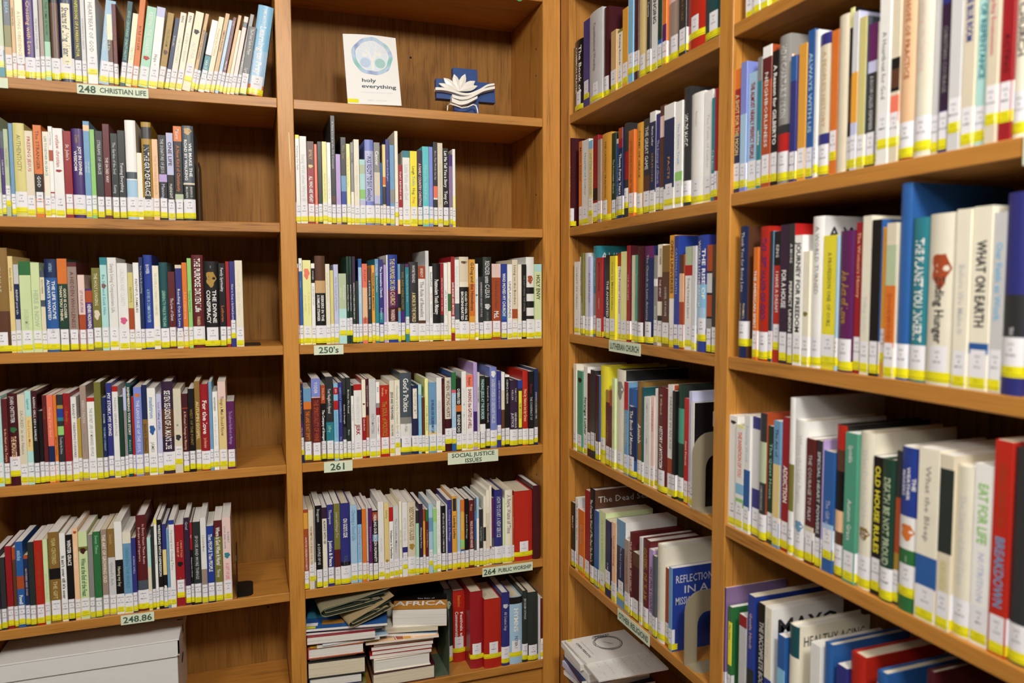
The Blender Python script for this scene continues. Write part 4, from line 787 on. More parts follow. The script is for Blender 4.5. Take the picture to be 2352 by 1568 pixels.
B2|-829.1|16.5|186|0.0|4|12||||||amber paperback, tenth from the left, @
B2|-845.6|14.0|200|0.0|4|34||32,10,74,1,ALWAYS WITH US||||blue paperback, eleventh from the left, @
B2|-859.6|6.6|197|0.0|4|1||||||thin white paperback, twelfth from the left, @
B2|-866.2|23.4|188|0.0|4|37|55,8,70|18,12,66,0,A PEOPLE'S HISTORY||h||indigo hardcover with beige band, thirteenth from the left, @
B2|-889.5|13.3|186|0.0|4|11||||r||orange paperback, fourteenth from the left, @
B2|-902.9|18.9|200|0.0|4|55||||h n t||beige hardcover, fifteenth from the left, @
B2|-921.8|7.7|204|0.0|4|3|16,0,12;19,42,70|||||thin black paperback with pale yellow band, sixteenth from the left, @
B2|-929.4|10.8|196|0.0|4|43|52,0,38;12,38,70|||||lavender paperback with light grey band, seventeenth from the left, @
B2|-940.2|12.2|186|0.0|4|53|56,0,100|||||slate grey paperback with khaki band, eighteenth from the left, @
B2|-952.3|14.7|174|0.0|4|4|39,0,26;43,26,34|52,36,76,0,A ROOM CALLED REMEMBER||||dark grey paperback with plum band, nineteenth from the left, @
B2|-967.0|5.5|173|0.0|4|2||||||thin ivory paperback, twentieth from the left, @
B2|-972.5|17.7|225|0.0|4|1||51,30,66,0,A Heartbeat for God||r||white paperback, twenty-first from the left, @
B2|-990.3|13.1|218|0.0|4|55|3,44,62;19,50,60;48,64,78|||r||beige paperback with black band, twenty-second from the left, @
B2|-1003.4|21.6|228|0.0|4|49|10,92,100|50,10,60,0,THE HOPE OF PRACTICE||h||peach hardcover, twenty-third from the left, @
B2|-1025.0|23.0|232|0.0|4|2||47,10,66,0,Blowing in Spring||h||ivory hardcover, twenty-fourth from the left, @
B2|-1048.0|10.1|225|0.0|4|52||||||light grey paperback, twenty-fifth from the left, @
B2|-1058.1|13.4|230|0.0|4|37|40,30,80|51,40,72,0,CHRISTIAN COURAGE||||indigo paperback with dark purple band, twenty-sixth from the left, @
B2|-1071.5|15.3|226|0.0|4|52||||r||light grey paperback, twenty-seventh from the left, @
B2|-1086.8|15.5|230|0.0|4|55||35,20,52,1,OR MAYBE BLUE ROOM||||beige paperback, twenty-eighth from the left, @
B2|-1102.3|13.0|226|0.0|4|30||27,20,70,1,STORY OF REPENTANCE||||pale aqua paperback lettered STORY OF REPENTANCE, @
B2|-1115.3|13.3|232|0.0|4|55||46,30,62,0,Everyday Ecumenism||r||beige paperback, thirtieth from the left, @
B2|-1128.6|14.3|230|0.0|4|10||7,50,74,0,ACTING||r||crimson paperback, thirty-first from the left, @
B2|-1142.9|15.2|232|0.0|4|2||40,24,66,1,BLACK CHURCH||h||ivory hardcover, thirty-second from the left, @
B3|-705.5|20.6|205|0.0|4|36||52,4,50,0,Thank You for Being Late~17,58,78,0,THOMAS L./FRIEDMAN|b=brown|h r||navy hardcover lettered Thank You for Being Late, @
B3|-742.8|11.7|171|0.0|4|11||1,20,76,1,THE AMERICAN SPIRIT||||orange paperback, second from the left, @
B3|-754.5|22.6|201|0.0|4|9||38,8,70,1,THE LEFT HAND OF GOD||h||bright red hardcover lettered THE LEFT HAND OF GOD, @
B3|-777.1|7.9|193|0.0|4|4|||b=steel|||thin dark grey paperback, fourth from the left, @
B3|-785.0|16.9|192|0.0|4|9|3,0,26|1,30,62,0,I HAVE A DREAM~1,10,20,0,KING||r||bright red paperback lettered I HAVE A DREAM, @
B3|-801.9|18.9|200|0.0|4|40||1,32,60,1,FOR A HOUSE||||dark purple paperback, sixth from the left, @
B3|-820.8|12.2|200|0.0|4|4||1,14,28,0,A MORE~1,40,78,1,PERFECT UNION|b=red|||dark grey paperback lettered PERFECT UNION, @
B3|-833.0|17.9|183|0.0|4|1||4,5,76,1,JOURNEY FOR FREEDOM||||white paperback lettered JOURNEY FOR FREEDOM, @
B3|-850.9|13.9|160|0.0|4|2|||q=olive:52-56|||short ivory paperback, ninth from the left, @
B3|-864.8|22.4|206|0.0|4|1||51,6,52,0,A WORLD TURNED|b=silver|h|A WORLD|white hardcover, tenth from the left, @
B3|-887.2|24.7|179|0.0|4|16|15,0,100|21,12,68,0,A PROFESSION ONE OF OURS||||pale yellow paperback with yellow band, eleventh from the left, @
B3|-911.9|4.8|178|0.0|4|32||||||thin light blue paperback, twelfth from the left, @
B3|-916.7|24.8|183|0.0|4|39||13,28,66,1,An Act of Love||h||plum hardcover lettered An Act of Love, @
B3|-941.5|12.7|192|0.0|4|10||49,6,50,0,The Women's History||||crimson paperback, fourteenth from the left, @
B3|-954.2|15.2|199|0.0|4|2||52,50,74,0,Telling Stories||||ivory paperback, fifteenth from the left, @
B3|-969.4|15.3|193|0.0|4|3|||b=blue|||black paperback, sixteenth from the left, @
B3|-984.7|9.4|183|0.0|4|12||||r||amber paperback, seventeenth from the left, @
B3|-994.1|15.8|187|0.0|4|55|58,14,40;11,40,80|50,44,76,0,GOODWOOD||||beige paperback with sage band, eighteenth from the left, @
B3|-1009.9|16.5|232|0.0|4|34||||h||blue hardcover, nineteenth from the left, @
B3|-1026.3|26.5|190|0.0|4|27||1,12,76,1,THE PLANET YOU INHERIT|b=dkgreen|h||teal hardcover lettered THE PLANET YOU INHERIT, @
B3|-1052.8|35.6|192|0.0|4|2||4,36,80,1,Ending Hunger|q=rust:22-42|h||thick ivory hardcover lettered Ending Hunger, @
B3|-1088.4|18.5|194|0.0|4|2||52,30,70,0,Before We Make It||||ivory paperback, twenty-second from the left, @
B3|-1107.0|22.7|195|0.0|4|2|34,74,80|4,18,66,1,WHAT ON EARTH||||ivory paperback, twenty-third from the left, @
B3|-1129.7|14.5|187|0.0|4|52||31,16,60,1,Our Faith at Work||||light grey paperback lettered Our Faith at Work, @
B3|-1144.1|23.0|205|0.0|4|37|4,50,80|52,66,78,1,TEXAS||h r||indigo hardcover with dark grey band, twenty-fifth from the left, @
B4|-685.1|22.4|180|0.0|4|1|||q=charcoal:4-7|||white paperback, first from the left, @
B4|-707.5|20.1|169|0.0|4|1|16,0,3;31,56,66;59,70,78|48,6,50,1,THE INVENTION OF YOU||||white paperback lettered THE INVENTION OF YOU, @
B4|-727.6|15.6|187|0.0|4|1|34,46,80|32,8,40,0,Poverty Work||||white paperback with blue band, third from the left, @
B4|-743.2|21.1|187|0.0|4|37|52,10,60|||||indigo paperback with light grey band, fourth from the left, @
B4|-764.3|16.0|196|0.0|4|4|58,22,54|52,56,76,0,CONFRONTING VIOLENCE|b=rust|h||dark grey hardcover with sage band, fifth from the left, @
B4|-780.3|16.0|179|0.0|4|23||26,6,70,0,The Quiet House||||dark green paperback, sixth from the left, @
B4|-796.3|16.2|190|0.0|4|33|17,34,80|36,6,28,0,The Art of||||steel blue paperback with sand band, seventh from the left, @
B4|-812.5|17.3|198|0.0|4|10||1,36,64,1,ADDICTION||||crimson paperback lettered ADDICTION, @
B4|-829.8|11.4|229|0.0|4|1|21,42,72||b=silver|h||white hardcover with olive band, ninth from the left, @
B4|-841.1|24.7|199|0.0|4|1||52,10,60,0,Where the Light Begins|q=steel:72-80|h||white hardcover, tenth from the left, @
B4|-865.8|17.2|177|0.0|4|6|55,70,80|52,12,66,0,THE COURAGE TO PRAY||||maroon paperback, eleventh from the left, @
B4|-883.0|11.2|177|0.0|4|4||52,8,74,1,SPECIAL HEART POWERS||||dark grey paperback lettered SPECIAL HEART POWERS, @
B4|-894.2|3.5|179|0.0|4|41||||S||
B4|-897.2|20.0|166|0.0|4|34|32,60,80|43,40,70,0,The Gift of Age||r||blue paperback with light blue band, fourteenth from the left, @
B4|-917.2|18.2|205|0.0|4|19|9,0,16;3,30,56;49,56,70||b=black|h||brown hardcover with bright red band, fifteenth from the left, @
B4|-935.4|21.3|198|0.0|4|25||1,44,72,0,Autumn Grace~1,8,20,0,Sprinkle||||sea green paperback, sixteenth from the left, @
B4|-956.7|24.0|203|0.0|4|2||52,10,70,0,What Do the Children Say|q=bronze:60-68|h||ivory hardcover, seventeenth from the left, @
B4|-980.7|16.1|176|0.0|4|3||15,6,70,1,OLD HOUSE RULES||||black paperback lettered OLD HOUSE RULES, @
B4|-996.9|18.9|177|0.0|4|23||58,12,78,1,DEATH BE NOT PROUD||h||dark green hardcover, nineteenth from the left, @
B4|-1015.8|8.2|190|0.0|4|4|50,30,66;13,66,80|||||dark grey paperback with rust band, twentieth from the left, @
B4|-1024.0|27.0|198|0.0|4|1|35,0,42;22,62,100|1,8,36,1,THE/WEATHER/MAKERS~1,66,80,0,TIM FLANNERY|q=orange:46-56|h r||white hardcover lettered THE WEATHER MAKERS, @
B4|-1051.0|28.5|202|0.0|4|2|34,62,80|51,8,56,0,What the Bleep||||ivory paperback with blue band, twenty-second from the left, @
B4|-1079.5|18.1|200|0.0|4|55|5,8,56|56,60,78,1,HOPE EARTH||||beige paperback with greenish black band, twenty-third from the left, @
B4|-1097.5|21.6|191|0.0|4|2||52,16,70,0,The Diary of Small Days||h||ivory hardcover, twenty-fourth from the left, @
B4|-1119.1|22.6|198|0.0|4|1||59,10,44,1,EAT FOR LIFE~43,48,76,0,NUTRITION||||white paperback lettered NUTRITION, @
B4|-1141.7|20.5|228|0.0|4|9||50,10,40,0,LIVING THROUGH~33,44,78,1,BREAKDOWN||||bright red paperback, twenty-sixth from the left, @
B4|-1162.1|22.2|224|0.0|4|4|||b=ironsides|h||dark grey hardcover, twenty-seventh from the left, @
B5|-677.4|10.9|187|0.0|4|38|||b=mauve|||purple paperback, first from the left, @
B5|-692.1|9.9|159|0.0|4|22|15,16,62|4,18,36,0,The First||S||
B5|-719.9|18.8|158|0.0|4|52|10,0,12|||||short light grey paperback with crimson band, third from the left, @
B5|-741.8|16.9|199|0.0|4|35|5,60,100|49,14,44,0,Gentle Hands||||royal blue paperback lettered Gentle Hands, @
B5|-765.0|19.5|195|0.0|4|3||52,14,70,1,THE INCOMPLETE BOOK||||black paperback lettered THE INCOMPLETE BOOK, @
B5|-786.8|16.5|198|0.0|4|2|35,56,100|1,60,76,1,SELF-CARE~52,8,40,0,Healthy Living|b=white||MAYO|ivory paperback lettered SELF-CARE, @
B5|-816.6|16.5|168|0.0|4|34|31,30,50|||S||
B5|-838.5|20.5|194|0.0|4|2|28,0,24||b=ivory|h|HEALTHY AGING|ivory hardcover with dark teal band, eighth from the left, @
B5|-884.2|20.5|187|0.0|4|1||||||white paperback, ninth from the left, @
B5|-907.9|15.2|197|0.0|4|34|32,30,100|||h||blue hardcover with light blue band, tenth from the left, @
B5|-931.2|18.6|178|0.0|4|37||||S||
B5|-952.1|25.7|205|0.0|4|9||||h||bright red hardcover, twelfth from the left, @
B5|-998.8|16.3|203|0.0|4|34|1,8,100|||h||blue hardcover with white band, thirteenth from the left, @
B5|-1067.9|10.7|237|0.0|4|7||||h||dark maroon hardcover, fourteenth from the left, @'''
stuff = Geo()
cnt = 0
def run_books():
    global cnt
    for ln in BOOKS.splitlines():
        row, u, wd, h, lean, ry, base, bands, texts, ex, fl, cov, label = ln.split('|')
        u = float(u)/1000; wd = float(wd)/1000; h = float(h)/1000; lean = math.radians(float(lean)); ry = float(ry)/1000; base = PN[int(base)]
        B = [(PN[int(a)], int(b), int(c)) for a, b, c in (t.split(',') for t in bands.split(';') if t)]
        T = []
        for t in texts.split('~'):
            if t:
                a, b, c, d_, s_ = t.split(',', 4); T.append((PN[int(a)], int(b), int(c), d_ == '1', s_))
        E = dict(t.split('=', 1) for t in ex.split(';') if t)
        for k in [base, E.get('b', base)] + [b[0] for b in B]: cmat(k)
        rng = random.Random(hash((row, round(u*1e4))) & 0xffff if False else int(abs(u)*1e5) + ord(row[0])*7 + int(row[1])*131)
        if 'o' in fl: ry = -.03
        ry += rng.uniform(-.0025, .0025) if row != 'M6' else 0
        wl = wd*math.cos(lean)
        parts = book_parts(row, wl, h, base, B, T, E, fl, cov, rng)
        z = CZ + ZS[row] + .0003
        if row[0] in 'LM':
            if lean > 0: loc = (u + wd - wl*math.cos(lean), ry, z + wl*math.sin(lean))
            else: loc = (u, ry, z)
            rot = (0, lean, 0)
        else:
            loc = (ry, u, z); rot = (0, 0, -math.pi/2)
        if 'S' in fl:
            Mx = Matrix.Translation(loc) @ Matrix.Rotation(rot[2], 4, 'Z') @ Matrix.Rotation(rot[1], 4, 'Y')
            for g in parts:
                if g: stuff.merge(g, Mx)
            continue
        cover, pages, lab, tape, title, cp = parts
        nm = 'hardcover_book' if 'h' in fl else 'paperback_book'
        o = cover.build(nm); o.location = loc; o.rotation_euler = rot
        tag(o, label.replace('@', LV[row[1]] + ', ' + BAY[row[0]]), 'hardcover' if 'h' in fl else 'paperback', f'books on the {LV[row[1]]} of the {BAY[row[0]]}')
        pages.build('page_block', o)
        if lab: lab.build('call_label', o)
        if tape: tape.build('spine_tape', o)
        if title: title.build('title', o)
        if cp: cp.build('cover_print', o)
        cnt += 1
# ------------------------------------------------------------------ room shell
def struct(name, g):
    return tag(g.build(name), kind='structure')
g = Geo(); g.box((-4.2, -5.4, -.05), (.45, .45, 0), 'carpet'); struct('floor', g)
g = Geo(); g.box((-4.2, -5.4, CEIL), (.45, .45, CEIL+.05), 'ceiling_tile'); struct('ceiling', g)
g = Geo(); g.box((-4.2, .262, 0), (.45, .36, CEIL), 'wall_paint'); struct('wall_back', g)
g = Geo(); g.box((.262, -5.4, 0), (.36, .262, CEIL), 'wall_paint'); struct('wall_right', g)
g = Geo(); g.box((-4.2, -5.4, 0), (-4.1, .262, CEIL), 'wall_paint'); struct('wall_left', g)
g = Geo(); g.box((-4.1, -5.4, 0), (.262, -5.3, CEIL), 'wall_paint'); struct('wall_front', g)
for i, (x, y, p) in enumerate(LAMPS):
    e = empty('ceiling_light', (x, y, CEIL)); g = Geo()
    for a, b in (((x-.6, y-.31, CEIL-.03), (x+.6, y-.28, CEIL)), ((x-.6, y+.28, CEIL-.03), (x+.6, y+.31, CEIL)), ((x-.6, y-.28, CEIL-.03), (x-.57, y+.28, CEIL)), ((x+.57, y-.28, CEIL-.03), (x+.6, y+.28, CEIL))): g.box(a, b, 'fixture_white')
    g.build('frame', e, off=e.location)
    g = Geo(); g.box((x-.57, y-.28, CEIL-.012), (x+.57, y+.28, CEIL-.002), 'diffuser'); g.build('diffuser', e, off=e.location)
    tag(e, ('recessed ceiling light panel nearest the corner of the bookcases', 'recessed ceiling light panel over the far left of the room', 'recessed ceiling light panel behind the camera on the right', 'recessed ceiling light panel behind the camera on the left')[i], 'light', 'ceiling light panels')
# ------------------------------------------------------------------ bookcases
T_ = .0205; DP = .245; TOPZ = CZ + .648
def Zw(z): return CZ + z
def case_back():
    e = empty('bookcase', (-.65, .12, 0)); of = e.location
    def part(n, a, b, m, bev=.0008):
        g = Geo(); g.box(a, b, m, bev); return g.build(n, e, off=of)
    H = TOPZ + .36
    part('back_panel', (-1.2336, .228, .05), (-.6566, .236, H), 'oak_panel', 0)
    part('back_panel', (-.6232, .228, .05), (-.0461, .236, H), 'oak_panel', 0)
    for a, b in ((-1.27, -1.2336), (-.6566, -.6232), (-.0461, -.0008)):
        part('stile', (a, -.0004, 0), (b, .018, H), 'oak_stile', .0012)
        part('side_panel', (a+.0002, .0181, 0), (b-.0002, .244, H), 'oak_z', 0)
    for x0, x1, zz in ((-1.2332, -.6570, (.4045, .1405, -.1254, -.3894, -.6791)), (-.6228, -.0465, (.4045, .1405, -.1254, -.3894, -.6791))):
        for z in zz + (.697,): part('shelf', (x0, .0002, Zw(z)-T_), (x1, .2278, Zw(z)), 'oak_x', .0010)
        part('deck', (x0, .0002, Zw(-.9407)-T_), (x1, .2278, Zw(-.9407)), 'oak_x', .001)
        part('kick_board', (x0, .012, .0), (x1, .03, Zw(-.9407)-T_), 'oak_x', 0)
        part('top_board', (x0, .0002, H-.03), (x1, .2278, H), 'oak_x', .001)
    g = Geo()
    for z in [k*.032 - .86 for k in range(46)]:
        for y in (.045, .195):
            for sx, x in ((-1, -.0463), (1, -.6230), (-1, -.6568)):
                c = [(y + .0022*math.cos(q), Zw(z) + .0022*math.sin(q)) for q in [i*math.pi/3 for i in range(6)]]
                if any(abs(z - s) < .03 for s in (.4045, .1405, -.1254, -.3894, -.6791)): continue
                if rnd.random() < .4: g.prism(c, 0, x, x + sx*.0003, 'hole_dark')
    for x, z in ((-.318, .585), (-.70, -.80)):
        c = [(x + .0028*math.cos(q), Zw(z) + .0028*math.sin(q)) for q in [i*math.pi/4 for i in range(8)]]
        g.prism(c, 1, .2274, .2279, 'hole_dark')
    tag(g.build('pin_holes', e, off=of), kind='stuff')
    g = Geo(); g.prism([(-.6350, Zw(.335)), (-.6330, Zw(.332)), (-.6318, Zw(.290)), (-.6322, Zw(.245)), (-.6336, Zw(.270))], 1, -.0008, -.0003, 'chip_pale'); g.build('paint_chip', e, off=of)
    tag(e, 'honey oak bookcase with two bays of shelves facing the camera', 'bookcase', 'oak bookcases meeting in the corner')
def case_right():
    e = empty('bookcase', (.12, -.65, 0)); of = e.location
    def part(n, a, b, m, bev=.0008):
        g = Geo(); g.box(a, b, m, bev); return g.build(n, e, off=of)
    H = TOPZ + .36
    part('back_panel', (.228, -.6488, .05), (.236, -.0537, H), 'oak_panel', 0)
    part('back_panel', (.228, -1.2800, .05), (.236, -.6857, H), 'oak_panel', 0)
    for a, b in ((-.0537, -.0012), (-.6853, -.6488), (-1.317, -1.2804)):
        part('stile', (-.0004, a, 0), (.018, b, H), 'oak_stile', .0012)
        part('side_panel', (.0181, a+.0002, 0), (.244, b-.0002, H), 'oak_z', 0)
    for y0, y1, zz in ((-.6484, -.0541, (.4040, .1410, -.1121, -.3900, -.6825)), (-1.2800, -.6857, (.4085, .1470, -.1121, -.3880, -.6825))):
        for z in zz + (.697,): part('shelf', (.0002, y0, Zw(z)-T_), (.2278, y1, Zw(z)), 'oak_y', .0010)
        part('deck', (.0002, y0, Zw(-.9407)-T_), (.2278, y1, Zw(-.9407)), 'oak_y', .001)
        part('kick_board', (.012, y0, 0), (.03, y1, Zw(-.9407)-T_), 'oak_y', 0)
        part('top_board', (.0002, y0, H-.03), (.2278, y1, H), 'oak_y', .001)
    g = Geo()
    for y, z in ((-.086, .432), (-.086, .17), (-.70, .62), (-.70, .36)):
        c = [(y + .0026*math.cos(q), Zw(z) + .0026*math.sin(q)) for q in [i*math.pi/4 for i in range(8)]]
        g.prism(c, 0, .2272, .2279, 'hole_dark')
    tag(g.build('pin_holes', e, off=of), kind='stuff')
    tag(e, 'honey oak bookcase along the right wall, receding towards the corner', 'bookcase', 'oak bookcases meeting in the corner')
case_back(); case_right()
run_books()
so = stuff.build('slim_paperbacks'); tag(so, 'slim paperbacks wedged between the thicker books all along the shelves', None, None, 'stuff')
# ------------------------------------------------------------------ shelf signs
def sign(text, plane, a, b, z1, z0, label, size=.0105, tilt=0, bold=True, ink='sign_ink'):
    w_ = b-a; hh = z1-z0
    if plane == 'back': loc = (a, -.0016, Zw(z0)); rz = 0
    else: loc = (-.0016, b if b > a else a, Zw(z0)); rz = -math.pi/2
    w_ = abs(w_); g = Geo(); g.box((0, 0, 0), (w_, .0009, hh), 'sign_paper')
    o = g.build('shelf_sign'); o.location = loc; o.rotation_euler = (0, tilt, rz)
    ls = text.split('/'); g = Geo()
    for i, t in enumerate(ls):
        segs = [(t, w_/2, w_*.92, size)]
        if '|' in t:
            p, q = t.split('|'); segs = [(p, w_*.14, w_*.24, size*1.15), (q, w_*.64, w_*.66, size*.82)]
        for s_, xc, L, sz in segs:
            V, F = line2d(s_, L, sz*(1.12 if len(ls) == 1 else 1), bold, 1.1)
            zc = hh/2 + ((len(ls)-1)/2 - i)*hh*.48
            g.add([(xc+p_, -.0003, zc+q_) for p_, q_ in V], F, ink)
    g.build('lettering', o); tag(o, label, 'sign')
    return o
sign('248|CHRISTIAN LIFE', 'back', -1.032, -.905, .402, .383, 'long shelf sign reading 248 CHRISTIAN LIFE on the left bay', .0105)
o = sign('247', 'back', -1.232, -1.148, .402, .383, 'blank end of a shelf sign at the left edge, top shelf', .0105)
bpy.data.objects.remove([c for c in o.children][0])
sign("250's", 'back', -.592, -.528, -.127, -.148, "shelf sign reading 250's on the middle bay", .012)
sign('261', 'back', -.576, -.513, -.390, -.414, 'shelf sign reading 261 on the middle bay', .0135)
sign('SOCIAL JUSTICE/ISSUES', 'back', -.290, -.164, -.3915, -.420, 'two-line shelf sign reading SOCIAL JUSTICE ISSUES', .0095)
sign('264|PUBLIC WORSHIP', 'back', -.206, -.075, -.6825, -.704, 'shelf sign reading 264 PUBLIC WORSHIP on the middle bay', .0105)
sign('248.86', 'back', -.995, -.932, -.6805, -.7005, 'shelf sign reading 248.86 on the left bay', .0115)
sign('LUTHERAN CHURCH', 'right', -.403, -.267, -.1125, -.1365, 'shelf sign reading LUTHERAN CHURCH on the corner bay', .011)
sign('OTHER RELIGIONS', 'right', -.449, -.315, -.6825, -.7065, 'shelf sign reading OTHER RELIGIONS on the corner bay', .011)
o = sign('x', 'right', -1.235, -1.162, .150, .118, 'blank white sign at the right edge of the picture, second shelf', .0105)
bpy.data.objects.remove([c for c in o.children][0])
# ------------------------------------------------------------------ bookends
def arch(w_, h_, r):
    P = [(0, 0), (w_, 0), (w_, h_-r)]
    P += [(w_-r + r*math.cos(q), h_-r + r*math.sin(q)) for q in [i*math.pi/12 for i in range(1, 6)]] + [(w_-r, h_), (r, h_)]
    P += [(r - r*math.sin(q), h_-r + r*math.cos(q)) for q in [i*math.pi/12 for i in range(1, 6)]] + [(0, h_-r)]
    return P
def bookend(loc, rz, m, label, hgt=.13, width=.11, foot=.06, hole=False, footdir=1):
    e = empty('bookend', loc, (0, 0, rz))
    t = .0014; g = Geo()
    if hole:
        # upright plate with an arched opening: built as a ring of quads between outer and inner outline
        O = arch(width, hgt, .035); n = len(O); c = (width/2, 0)
        I = []
        for (y, z) in O: I.append((width/2 + (y-width/2)*.58, max(0, z*.70)))
        V = [(0, y, z) for y, z in O] + [(0, y, z) for y, z in I] + [(t, y, z) for y, z in O] + [(t, y, z) for y, z in I]
        F = []
        for i in range(1, n):
            j = (i+1) % n
            F += [(i, j, n+j, n+i), (2*n+i, 3*n+i, 3*n+j, 2*n+j), (i, 2*n+i, 2*n+j, j), (n+i, n+j, 3*n+j, 3*n+i)]
        g.add(V, F, m)
    else: g.prism(arch(width, hgt, .02), 0, 0, t, m)
    g.build('upright', e)
    g = Geo(); f = foot*footdir; r = .012
    P = [(0, .004), (f-r*footdir, .004), (f-r*.3*footdir, .004+r*.3), (f, .004+r), (f, width-.004-r), (f-r*.3*footdir, width-.004-r*.3), (f-r*footdir, width-.004), (0, width-.004)]
    if footdir < 0: P = P[::-1]
    g.prism(P, 2, 0, t, m); g.build('foot', e)
    return tag(e, label, 'bookend')
bookend((-.7675, .006, Zw(-.6791)), 0, 'steel_black', 'black metal bookend with rounded foot, fifth shelf of the left bay', .10, .10, .034)
bookend((-.7685, .018, Zw(-.1254)), 0, 'steel_black', 'flat black bookend foot at the end of the third shelf, left bay', .09, .10, .066)
bookend((-.8175, .012, Zw(.1405)), 0, 'steel_black', 'black bookend behind the last book on the second shelf, left bay', .125, .10, .006)
bookend((-.2790, .002, Zw(.1405)), 0, 'steel_grey', 'thin grey metal bookend ending the second shelf, middle bay', .10, .10, .03)
bookend((-.2905, .004, Zw(-.9407)), 0, 'steel_sage', 'sage green bookend beside the horizontal pile on the bottom shelf', .165, .12, .06, False, -1)
bookend((-.002, -.5910, Zw(-.3900)), -math.pi/2, 'steel_beige', 'beige arched bookend at the end of the fourth shelf, corner bay', .135, .125, .036, True)
bookend((-.002, -.5725, Zw(-.6825)), -math.pi/2, 'steel_beige', 'beige arched bookend at the end of the fifth shelf, corner bay', .135, .125, .036, True)
# ------------------------------------------------------------------ booklet standing on the top shelf
def holy():
    bl = Vector((-.5072, .0036, Zw(.4048))); br = Vector((-.3885, -.0010, Zw(.4048))); tl = Vector((-.5146, .05, Zw(.5666)))
    ex_ = (br-bl); W = ex_.length; ex_.normalize(); upv = (tl-bl); H = upv.length; nz = ex_.cross(upv).normalized(); upn = nz.cross(ex_).normalized() * 1.0
    upv.normalize(); back = -nz
    Mx = Matrix((ex_, upv.cross(ex_).normalized(), upv)).transposed().to_4x4(); Mx.translation = bl
    o_y = -1 if (Mx.to_3x3() @ Vector((0, 1, 0))).y < 0 else 1
    cur = lambda x, z: -.004*math.sin(math.pi*x/W)*(z/H)**1.5 - .003*(1-x/W)*(z/H)**2
    def P(x, z, o=0): return (x, (cur(x, z) - o)*o_y, z)
    e = Geo(); n = 12
    for face, off in ((0, 0), (1, -.005)):
        V = [P(W*i/n, H*j/n, off) for j in range(n+1) for i in range(n+1)]
        F = [(j*(n+1)+i, j*(n+1)+i+1, (j+1)*(n+1)+i+1, (j+1)*(n+1)+i) for j in range(n) for i in range(n)]
        e.add(V, F, 'ink_white')
    edge = [(W*i/n, 0) for i in range(n+1)] + [(W, H*j/n) for j in range(1, n+1)] + [(W*(n-i)/n, H) for i in range(1, n+1)] + [(0, H*(n-j)/n) for j in range(1, n)]
    k = len(edge); e.add([P(x, z, 0) for x, z in edge] + [P(x, z, -.005) for x, z in edge], [(i, (i+1) % k, k+(i+1) % k, k+i) for i in range(k)], 'pages_white')
    o = e.build('display_booklet'); o.matrix_world = Mx
    tag(o, 'white paperback lettered holy everything with a tree emblem, standing face out', 'paperback')
    g = Geo(); cx, cz, R = W*.52, H*.695, W*.385
    rr = lambda q, r: r*(1+.02*math.sin(5*q)+.015*math.cos(9*q))
    K = 60
    for a in range(K):
        q0, q1 = 2*math.pi*a/K, 2*math.pi*(a+1)/K
        V = [P(cx+rr(q, R*s)*math.cos(q), cz+rr(q, R*s)*math.sin(q), .0002) for q in (q0, q1) for s in (.80, 1.0)]
        g.add(V, [(0, 1, 3, 2)], 'wash')
    g.build('ring_emblem', o)
    g = Geo()
    V = [P(cx+R*.76*math.cos(2*math.pi*a/K), cz+R*.76*math.sin(2*math.pi*a/K), .0002) for a in range(K)] + [P(cx, cz, .0002)]
    g.add(V, [(K, a, (a+1) % K) for a in range(K)], 'wash_pale')
    def limb(x, z, ang, ln, th, dep, m, off):
        x2, z2 = x+ln*math.cos(ang), z+ln*math.sin(ang); nx, nz_ = -math.sin(ang), math.cos(ang)
        g.add([P(x-nx*th, z-nz_*th, off), P(x+nx*th, z+nz_*th, off), P(x2+nx*th*.65, z2+nz_*th*.65, off), P(x2-nx*th*.65, z2-nz_*th*.65, off)], [(0, 3, 2, 1)], m)
        if dep:
            for da in (-.42, .38) if dep % 2 else (-.55, .02, .5): limb(x2, z2, ang+da+rnd.uniform(-.1, .1), ln*.72, th*.62, dep-1, m if dep > 3 else m, off+.00003)
    limb(cx, cz-R*.72, math.pi/2, R*.5, R*.07, 5, 'ink_white', .0003)
    limb(cx-.001, cz-R*.2, math.pi*.7, R*.3, R*.03, 3, 'ink_white', .0003); limb(cx+.001, cz-R*.2, math.pi*.3, R*.3, R*.03, 3, 'ink_white', .0003)
    for sx in (-1, 1):
        V = [P(cx+sx*R*.36+R*.26*math.cos(2*math.pi*a/20), cz-R*.36+R*.26*math.sin(2*math.pi*a/20), .00025) for a in range(20)]
        g.add(V, [tuple(range(20))], 'wash_blue' if sx < 0 else 'wash_teal')
    g.build('tree_emblem', o)
    g = Geo()
    for s_, xc, zc, L, hh, m in (('holy', W*.42, H*.345, W*.34, .0085, 'ink_slate'), ('everything', W*.60, H*.262, W*.68, .0085, 'ink_slate'), ('uncovering the sacred in the ordinary', W*.55, H*.175, W*.8, .0022, 'ink_silver'), ('EMILY CARSON', W*.55, H*.06, W*.36, .0028, 'ink_silver')):
        V, F = line2d(s_, L, hh, hh > .005, 1.5); g.add([P(xc+a, zc+b, .0004) for a, b in V], F, m)
    g.build('title', o)
    g = Geo(); V = [P(x, z, .0004) for x, z in ((0, .003), (.024, .003), (.024, .012), (0, .012))]; g.add(V, [(0, 1, 2, 3)], 'tape_yellow'); g.build('spine_tape', o)
for n_ in ('white', 'slate', 'silver'): imat(n_)
mat('wash_pale', 'DCE6F0', .6); mat('wash_blue', 'BCCEE6', .6); mat('wash_teal', 'A4CCC6', .6)
